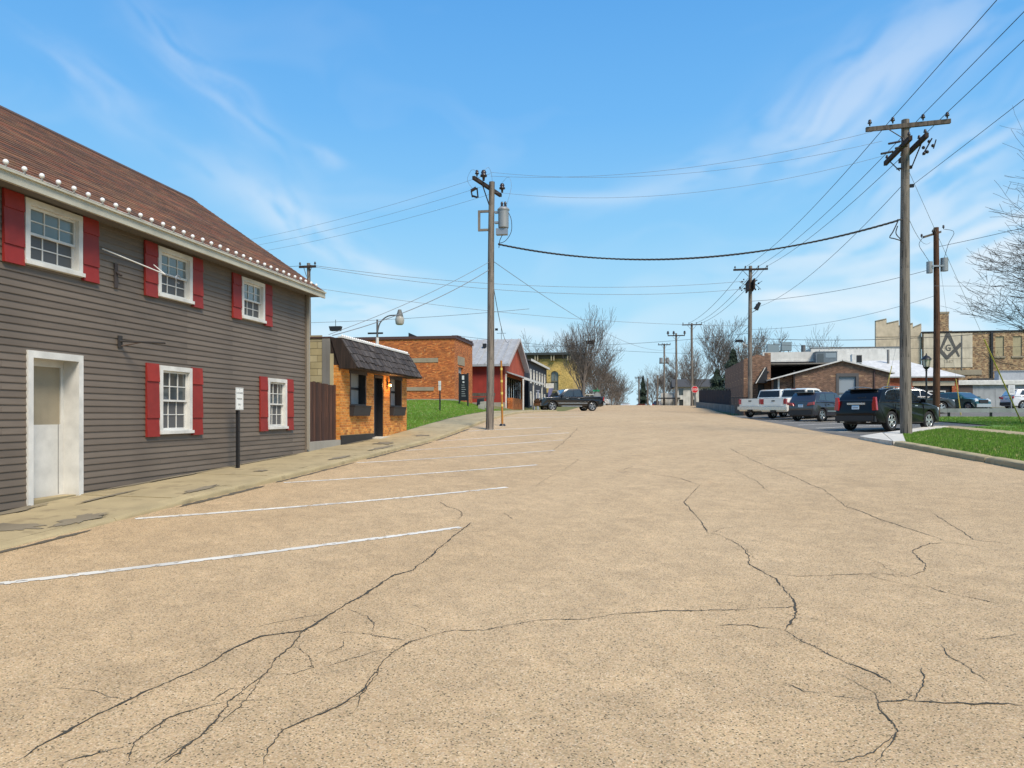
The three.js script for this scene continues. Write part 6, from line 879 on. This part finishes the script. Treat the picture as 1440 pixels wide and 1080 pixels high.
// ---------------------------------------------------------------- overhead wires
function wire(label, a, b, sag, r = .013, group, m = M.wire) { const p = []; for (let k = 0; k <= 20; k++) { const t = k / 20; p.push([lerp(a[0], b[0], t), lerp(a[1], b[1], t) - 4 * sag * t * (1 - t), lerp(a[2], b[2], t)]); } const o = world(scene, 'power_line', tube(p, r, 40, 5), m); o.name = numbered('power_line_wire'); return tag(o, label, 'power line', group); }
{
  const [lx, ld] = LP, [rx, rd] = RP, P2 = [8.49, 62.2];
  const G = 'primary wires along the right side';
  [[-.45, 11.66, -.39], [.5, 11.7, .55], [1.25, 11.72, 1.2]].forEach(([q, y, q2], i) => { const n = ['inner', 'middle', 'outer'][i]; wire(`${n} primary wire from the lawn pole back over the street`, [rx + q, y, rd - .2], [rx + q + .1, y + .5, -26], .35, .011, G); wire(`${n} primary wire from the lawn pole up to the storefront pole`, [rx + q, y, rd - .2], [P2[0] + q2, 13.15, P2[1] - .2], .5, .012, G); wire(`${n} primary wire from the storefront pole up the street`, [P2[0] + q2, 13.15, P2[1]], [6.33 + q2, 12.95, 97.2], .6, .018, G); });
  // heavy twisted service cable across the street
  { const c = thing('twisted_cable', 'thick black twisted cable slung across the street between the two near poles', 'power line', lx, 8.0, ld); for (let s = 0; s < 3; s++) { const p = []; for (let k = 0; k <= 160; k++) { const t = k / 160, a = t * 170 + s * 2.094, x = lerp(lx + .3, rx - .25, t), y = lerp(8.25, 8.22, t) - 4 * .92 * t * (1 - t), d = lerp(ld, rd, t); p.push([x, y + Math.sin(a) * .018, d + Math.cos(a) * .018]); } world(c, 'strand', tube(p, .02, 330, 4), M.wire); } }
  [[10.9, 11.15, .55], [11.05, 10.75, .6], [10.3, 10.25, .7]].forEach(([a, b, s], i) => wire(['upper', 'middle', 'lower'][i] + ' thin wire between the transformer pole and the lawn pole', [lx, a, ld], [rx - .9, b, rd - .6], s, .0055, 'thin wires across the street', M.wireGrey));
  [[11.0, 10.6], [10.6, 10.3], [10.2, 10.0]].forEach(([a, b], i) => wire(['top', 'middle', 'lower'][i] + ' thin wire from the transformer pole over the house roof', [lx, a, ld], [-34, b + 1.2, 44], .8, .0055, 'thin wires over the house', M.wireGrey));
  wire('upper wire from the house pole across to the storefront pole', [-20.4, 11.0, 45.2], [8.4, 12.1, 62.2], .9, .014, 'wires from the house pole', M.wireGrey); wire('lower wire from the house pole across to the storefront pole', [-20.0, 10.85, 45.2], [8.4, 11.5, 62.2], 1.0, .014, 'wires from the house pole', M.wireGrey); wire('wire from the house pole to the far left', [-20.4, 10.95, 45.2], [-46, 11.4, 40], .5, .012);
  wire('heavy service wire from the transformer pole down to the bar roof', [lx, 7.3, ld], [-9.0, 4.0, 21.6], .25, .013, 'service wires to the bar', M.wireGrey); wire('light service wire from the transformer pole down to the bar roof', [lx, 7.6, ld], [-9.2, 4.05, 21.8], .15, .009, 'service wires to the bar', M.wireGrey);
  wire('sagging service wire from the transformer pole to the red building', [lx + .1, 6.7, ld], [-10.9, 7.9, 64], .9, .015); wire('long wire from the transformer pole to the pin insulator pole', [lx + .1, 7.6, ld], [5.0, 11.2, 112.3], 1.5, .012, undefined, M.wireGrey);
  wire('telephone wire from the lawn pole back over the street', [rx + .2, 9.38, rd], [rx + .6, 9.7, -26], .4, .008); wire('telephone wire from the lawn pole up to the storefront pole', [rx - .1, 9.4, rd], [P2[0], 9.9, P2[1]], .8, .01); wire('telephone wire from the storefront pole up the street', [P2[0], 9.4, P2[1]], [6.33, 8.6, 97.4], .5, .018); wire('low telephone wire from the storefront pole up the street', [P2[0], 8.7, P2[1]], [6.33, 7.4, 97.4], .6, .018);
  wire('wire from the storefront pole to the brown pole', [P2[0] + .1, 10.5, P2[1]], [18.0, 10.7, 51.1], .35, .014); wire('low wire from the storefront pole to the brown pole', [P2[0] + .1, 8.3, P2[1]], [18.0, 9.0, 51.1], .5, .012, undefined, M.wireGrey); wire('wire from the brown pole off to the right over the lawn', [18.1, 12.0, 51.1], [34, 15.0, 40], .4, .014); wire('wire from the lawn pole to the brown pole top', [rx, 8.6, rd], [17.7, 12.3, 51.1], .5, .01, undefined, M.wireGrey);
  wire('drooping wire passing in front of the emblem building', [8.6, 7.6, 62.2], [40, 9.6, 62], 1.0, .02); wire('second wire passing in front of the emblem building', [8.6, 7.2, 62.2], [40, 7.4, 64], .6, .014);
  wire('span wire across the far street', [-10, 7.6, 66], [8.4, 8.0, 62.2], .3, .014); wire('second span wire across the far street', [-16, 8.6, 66], [6.33, 9.2, 97.4], .3, .016); wire('far wire from the house pole past the red building', [-20.3, 9.6, 45.2], [8.4, 8.6, 62.2], .6, .012, undefined, M.wireGrey);
  for (const [x, y, d, label] of [[-6.35, 10.55 + .5, 100, 'black splice box hung on the far span wire before the big bare tree'], [-13.6, 5.55, 33, 'black splice box hung on a wire above the bar'], [24.8, 8.1, 44, 'black splice box hung on a wire above the lawn']]) { const o = thing('splice_box', label, 'cable box', x, y, d), w = d > 60 ? .65 : .28; world(o, 'casing', prism([[x - w * .8, y - .12 * w / .3], [x + w * .8, y - .12 * w / .3], [x + w, y + .1 * w / .3], [x - w, y + .1 * w / .3]], d - .12, d + .12), M.black); world(o, 'hanger', rod([x, y + .1, d], [x, y + .4, d], .012), M.wire); if (d < 60) wire('wire that carries ' + label.replace('hung on a wire ', ''), [x - 9, y + .55, d + 1], [x + 9, y + .55, d - 1], .25, .009, undefined, M.wireGrey); }
  // guys with yellow guards
  const guy = (label, a, b, t) => { const o = thing('guy_wire', label, 'guy wire', b[0], b[1], b[2]); world(o, 'strand', rod(a, b, .007), M.wireGrey); const q = [0, 1, 2].map((k) => lerp(b[k], a[k], t)); world(o, 'guard', rod(b, q, .033, .03, 7), M.yellow); };
  guy('guy wire with a long yellow guard anchored in the lawn', [8.95, 10.0, 27.9], [18.64, H(18.6, 41.6), 41.6], .42); guy('guy wire with a short yellow guard beside the green hatchback', [18.1, 12.2, 51.1], [20.6, H(20.6, 54.1), 54.1], .22); guy('guy wire with a yellow guard in front of the brick garage', [18.3, 8.5, 58], [17.3, H(17.3, 59), 59.5], .5);
}
// ---------------------------------------------------------------- bare trees
function bareTree(name, label, x, d, h, spread, seed, o = {}) {
  const R = rng(seed), y0 = H(x, d) + (o.dy || 0), t = thing(name, label, 'tree', x, y0, d, 0, o.group), min = o.min || .014, trunk = { p: [], n: [] }, crown = { p: [], n: [] };
  function seg(out, a, b, r0, r1, k) { const dir = b.clone().sub(a).normalize(), u = new THREE.Vector3(Math.abs(dir.y) > .9 ? 1 : 0, Math.abs(dir.y) > .9 ? 0 : 1, 0).cross(dir).normalize(), v = dir.clone().cross(u); const ring = (c, r) => Array.from({ length: k }, (_, i) => { const q = i / k * 6.2832; const n = u.clone().multiplyScalar(Math.cos(q)).addScaledVector(v, Math.sin(q)); return [c.clone().addScaledVector(n, r), n]; }); const A = ring(a, r0), B = ring(b, r1); for (let i = 0; i < k; i++) { const j = (i + 1) % k; for (const [P, N] of [A[i], A[j], B[j], A[i], B[j], B[i]]) { out.p.push(P.x, P.y, P.z); out.n.push(N.x, N.y, N.z); } } }
  function grow(pos, dir, len, rad, lv) {
    const ns = lv === 0 ? 5 : lv < 3 ? 4 : 3; let p = pos.clone(), q = dir.clone(), r = rad; const kids = [];
    for (let i = 0; i < ns; i++) {
      const w = lv === 0 ? .1 : .3; q.add(new THREE.Vector3((R() - .5) * w, (R() - .3) * w * .9, (R() - .5) * w)).normalize(); const e = p.clone().addScaledVector(q, len / ns), r2 = Math.max(min, rad * (1 - (i + 1) / ns * (lv === 0 ? .45 : .62)));
      seg(lv === 0 ? trunk : crown, p, e, r, r2, lv === 0 ? 9 : lv === 1 ? 6 : lv === 2 ? 4 : 3); p = e; r = r2;
      if (lv < (o.levels || 4)) { const n = lv === 0 ? (i >= (o.fork ?? 1) ? 2 : 0) : (lv === 1 ? (i ? (R() < .35 ? 2 : 1) : 0) : R() < (o.dense ?? .25) ? 2 : 1); for (let k = 0; k < n; k++) kids.push([p.clone(), q.clone(), r, i / ns]); }
    }
    if (lv < (o.levels || 4)) { kids.push([p.clone(), q.clone(), r, 1]); kids.forEach(([c, cd, cr, f]) => { const az = R() * 6.283, tilt = (f === 1 ? .25 : .55 + R() * .45) * spread; const u = new THREE.Vector3(Math.cos(az), 0, Math.sin(az)); const nd = cd.clone().multiplyScalar(Math.cos(tilt)).addScaledVector(u, Math.sin(tilt)); if (o.pull) nd.addScaledVector(o.pull, .25); nd.y += o.rise ?? .12; nd.normalize(); grow(c, nd, len * (lv === 0 ? .78 : .64) * (.7 + R() * .55), cr * (f === 1 ? .9 : .62), lv + 1); }); }
  }
  grow(new THREE.Vector3(0, -.1, 0), new THREE.Vector3(0, 1, 0), h * .48, o.r || h * .022, 0);
  let top = 0; for (let i = 1; i < crown.p.length; i += 3) top = Math.max(top, crown.p[i]); const fit = h / top; for (const q of [trunk, crown]) for (let i = 0; i < q.p.length; i++) q.p[i] *= fit;
  for (const [n, q] of [['trunk', trunk], ['crown', crown]]) { const g = new THREE.BufferGeometry(); g.setAttribute('position', new THREE.Float32BufferAttribute(q.p, 3)); g.setAttribute('normal', new THREE.Float32BufferAttribute(q.n, 3)); put(t, n, g, o.m || M.bark); }
  return t;
}
bareTree('bare_tree', 'tall spreading bare tree behind the black pickup', -7.2, 99, 13.2, .82, 12, { min: .018, r: .36, levels: 4, rise: .42, fork: 0 });
bareTree('bare_tree', 'leaning bare tree beside the tall one behind the pickup', -5.4, 104, 9.5, 1.0, 7, { min: .018, levels: 4, rise: .2 });
const AV = ['bushy bare tree over the yellow building roof', 'twiggy bare tree just behind the yellow building', 'brown bare tree in the avenue beyond the yellow building', 'dense bare tree farther along the left avenue', 'small bare tree far along the left avenue', 'bare tree at the far end of the left avenue', 'low bare tree closing the left avenue'];
[[-16, 140, 15, 31], [-11.5, 132, 14, 32], [-9, 124, 11, 33], [-8, 140, 13, 34], [-7, 155, 12.5, 35], [-6.2, 172, 12, 36], [-5.5, 190, 12, 37]].forEach(([x, d, h, s], i) => bareTree('bare_tree', AV[i], x, d, h, .95, s, { min: .026, m: i % 2 ? M.bark2 : M.bark3, dy: -.2, group: 'bare trees of the left avenue' }));
const RT = ['ivy flecked bare tree above the farmhouse', 'tall bare tree behind the privacy fence', 'forked bare tree between the evergreen and the storefront', 'bare tree left of the farmhouse among the poles', 'thin bare tree far along the right side', 'small bare tree beside the farmhouse porch', 'bare tree rising over the brick storefront roof', 'spindly bare tree above the white building', 'low bare thicket tree behind the white building', 'bare tree behind the ductwork'];
[[8.5, 122, 12, 51], [11, 112, 14.5, 52], [14.5, 118, 14, 53], [4.6, 146, 11, 54], [2.6, 165, 11, 55], [6.5, 140, 10, 56], [16, 112, 13, 57], [28.6, 128, 15.5, 58], [24, 125, 9.5, 59], [19.5, 116, 11, 60]].forEach(([x, d, h, s], i) => bareTree('bare_tree', RT[i], x, d, h * .9, .85, s, { min: .022, m: [M.bark2, M.bark, M.bark3][i % 3], levels: i === 7 ? 3 : 4, group: 'bare trees on the right side' }));
bareTree('bare_tree', 'big bare tree on the lawn whose low limbs reach over the grass', 20.9, 38.5, 16.5, 1.2, 83, { m: M.barkDark, min: .012, r: .34, levels: 5, rise: -.03, fork: 0, pull: new THREE.Vector3(-.25, 0, .0) });
function conifer(label, x, d, h, w, seed) { const R = rng(seed), y0 = H(x, d), t = thing('evergreen_tree', label, 'tree', x, y0, d); world(t, 'trunk', rod([x, y0 - .1, d], [x, y0 + h * .96, d], .16, .03, 7), M.bark3); const p = []; for (let k = 0; k < 6500; k++) { const f = Math.pow(R(), .7), yy = h * (.06 + .94 * (1 - f)), rr = w * f * (.75 + .25 * Math.sin(yy * 4.2 + R())) * Math.sqrt(R()), a = R() * 6.283, cx = Math.cos(a) * rr, cz = Math.sin(a) * rr, s = .16 + R() * .2; const ax = Math.cos(a) * s, az = Math.sin(a) * s, tx = -Math.sin(a) * s * .35, tz = Math.cos(a) * s * .35, dy = -s * (.2 + R() * .5); p.push(cx - tx, yy, cz - tz, cx + tx, yy + .03, cz + tz, cx + ax, yy + dy, cz + az); } const g = new THREE.BufferGeometry(); g.setAttribute('position', new THREE.Float32BufferAttribute(p, 3)); g.computeVertexNormals(); put(t, 'crown', g, mat([.034, .055, .032], .95, { side: THREE.DoubleSide })); }
conifer('dark green evergreen standing beside the brick storefront', 10.4, 90, 6.6, 3.2, 5); conifer('distant dark evergreen far along the street', .6, 160, 8, 2, 6); conifer('smaller evergreen tucked behind the privacy fence', 9.4, 98, 4.6, 2.6, 9);
{ // twiggy wood that closes the view
  const R = rng(99), p = []; const clump = (x, d, h, w) => { const y0 = H(x, d); for (let k = 0; k < 420; k++) { const a = R() * 6.283, r = Math.sqrt(R()) * w, bx = x + Math.cos(a) * r, bd = d + Math.sin(a) * r * .6, by = y0 + R() * h * .8 * (1 - .4 * (r / w)), l = .6 + R() * 1.5, q = R() * 6.283, lean = .2 + R() * .6, ex = bx + Math.cos(q) * lean * l, ed = bd + Math.sin(q) * lean * l, ey = by + l * (.4 + R() * .5), t = .02 + R() * .03; p.push(bx - t, by, -bd, bx + t, by, -bd, ex, ey, -ed, bx, by, -bd - t, bx, by, -bd + t, ex, ey, -ed); } };
  for (let k = 0; k < 60; k++) { const s = k % 2 ? 1 : -1; if (s < 0) clump(-6.5 - R() * 26, 135 + R() * 70, 7 + R() * 5, 4); else clump(4 + Math.pow(R(), .7) * 46, 138 + R() * 60, 5 + R() * 5, 4); }
  const g = new THREE.BufferGeometry(); g.setAttribute('position', new THREE.Float32BufferAttribute(p, 3)); g.computeVertexNormals(); const o = put(scene, 'distant_wood', g, mat([.2, .16, .13], .95, { side: THREE.DoubleSide })); tag(o, 'brown leafless wood closing the view beyond the town', 'wood'); o.userData.kind = 'stuff';
}
renderer.render(scene, camera);
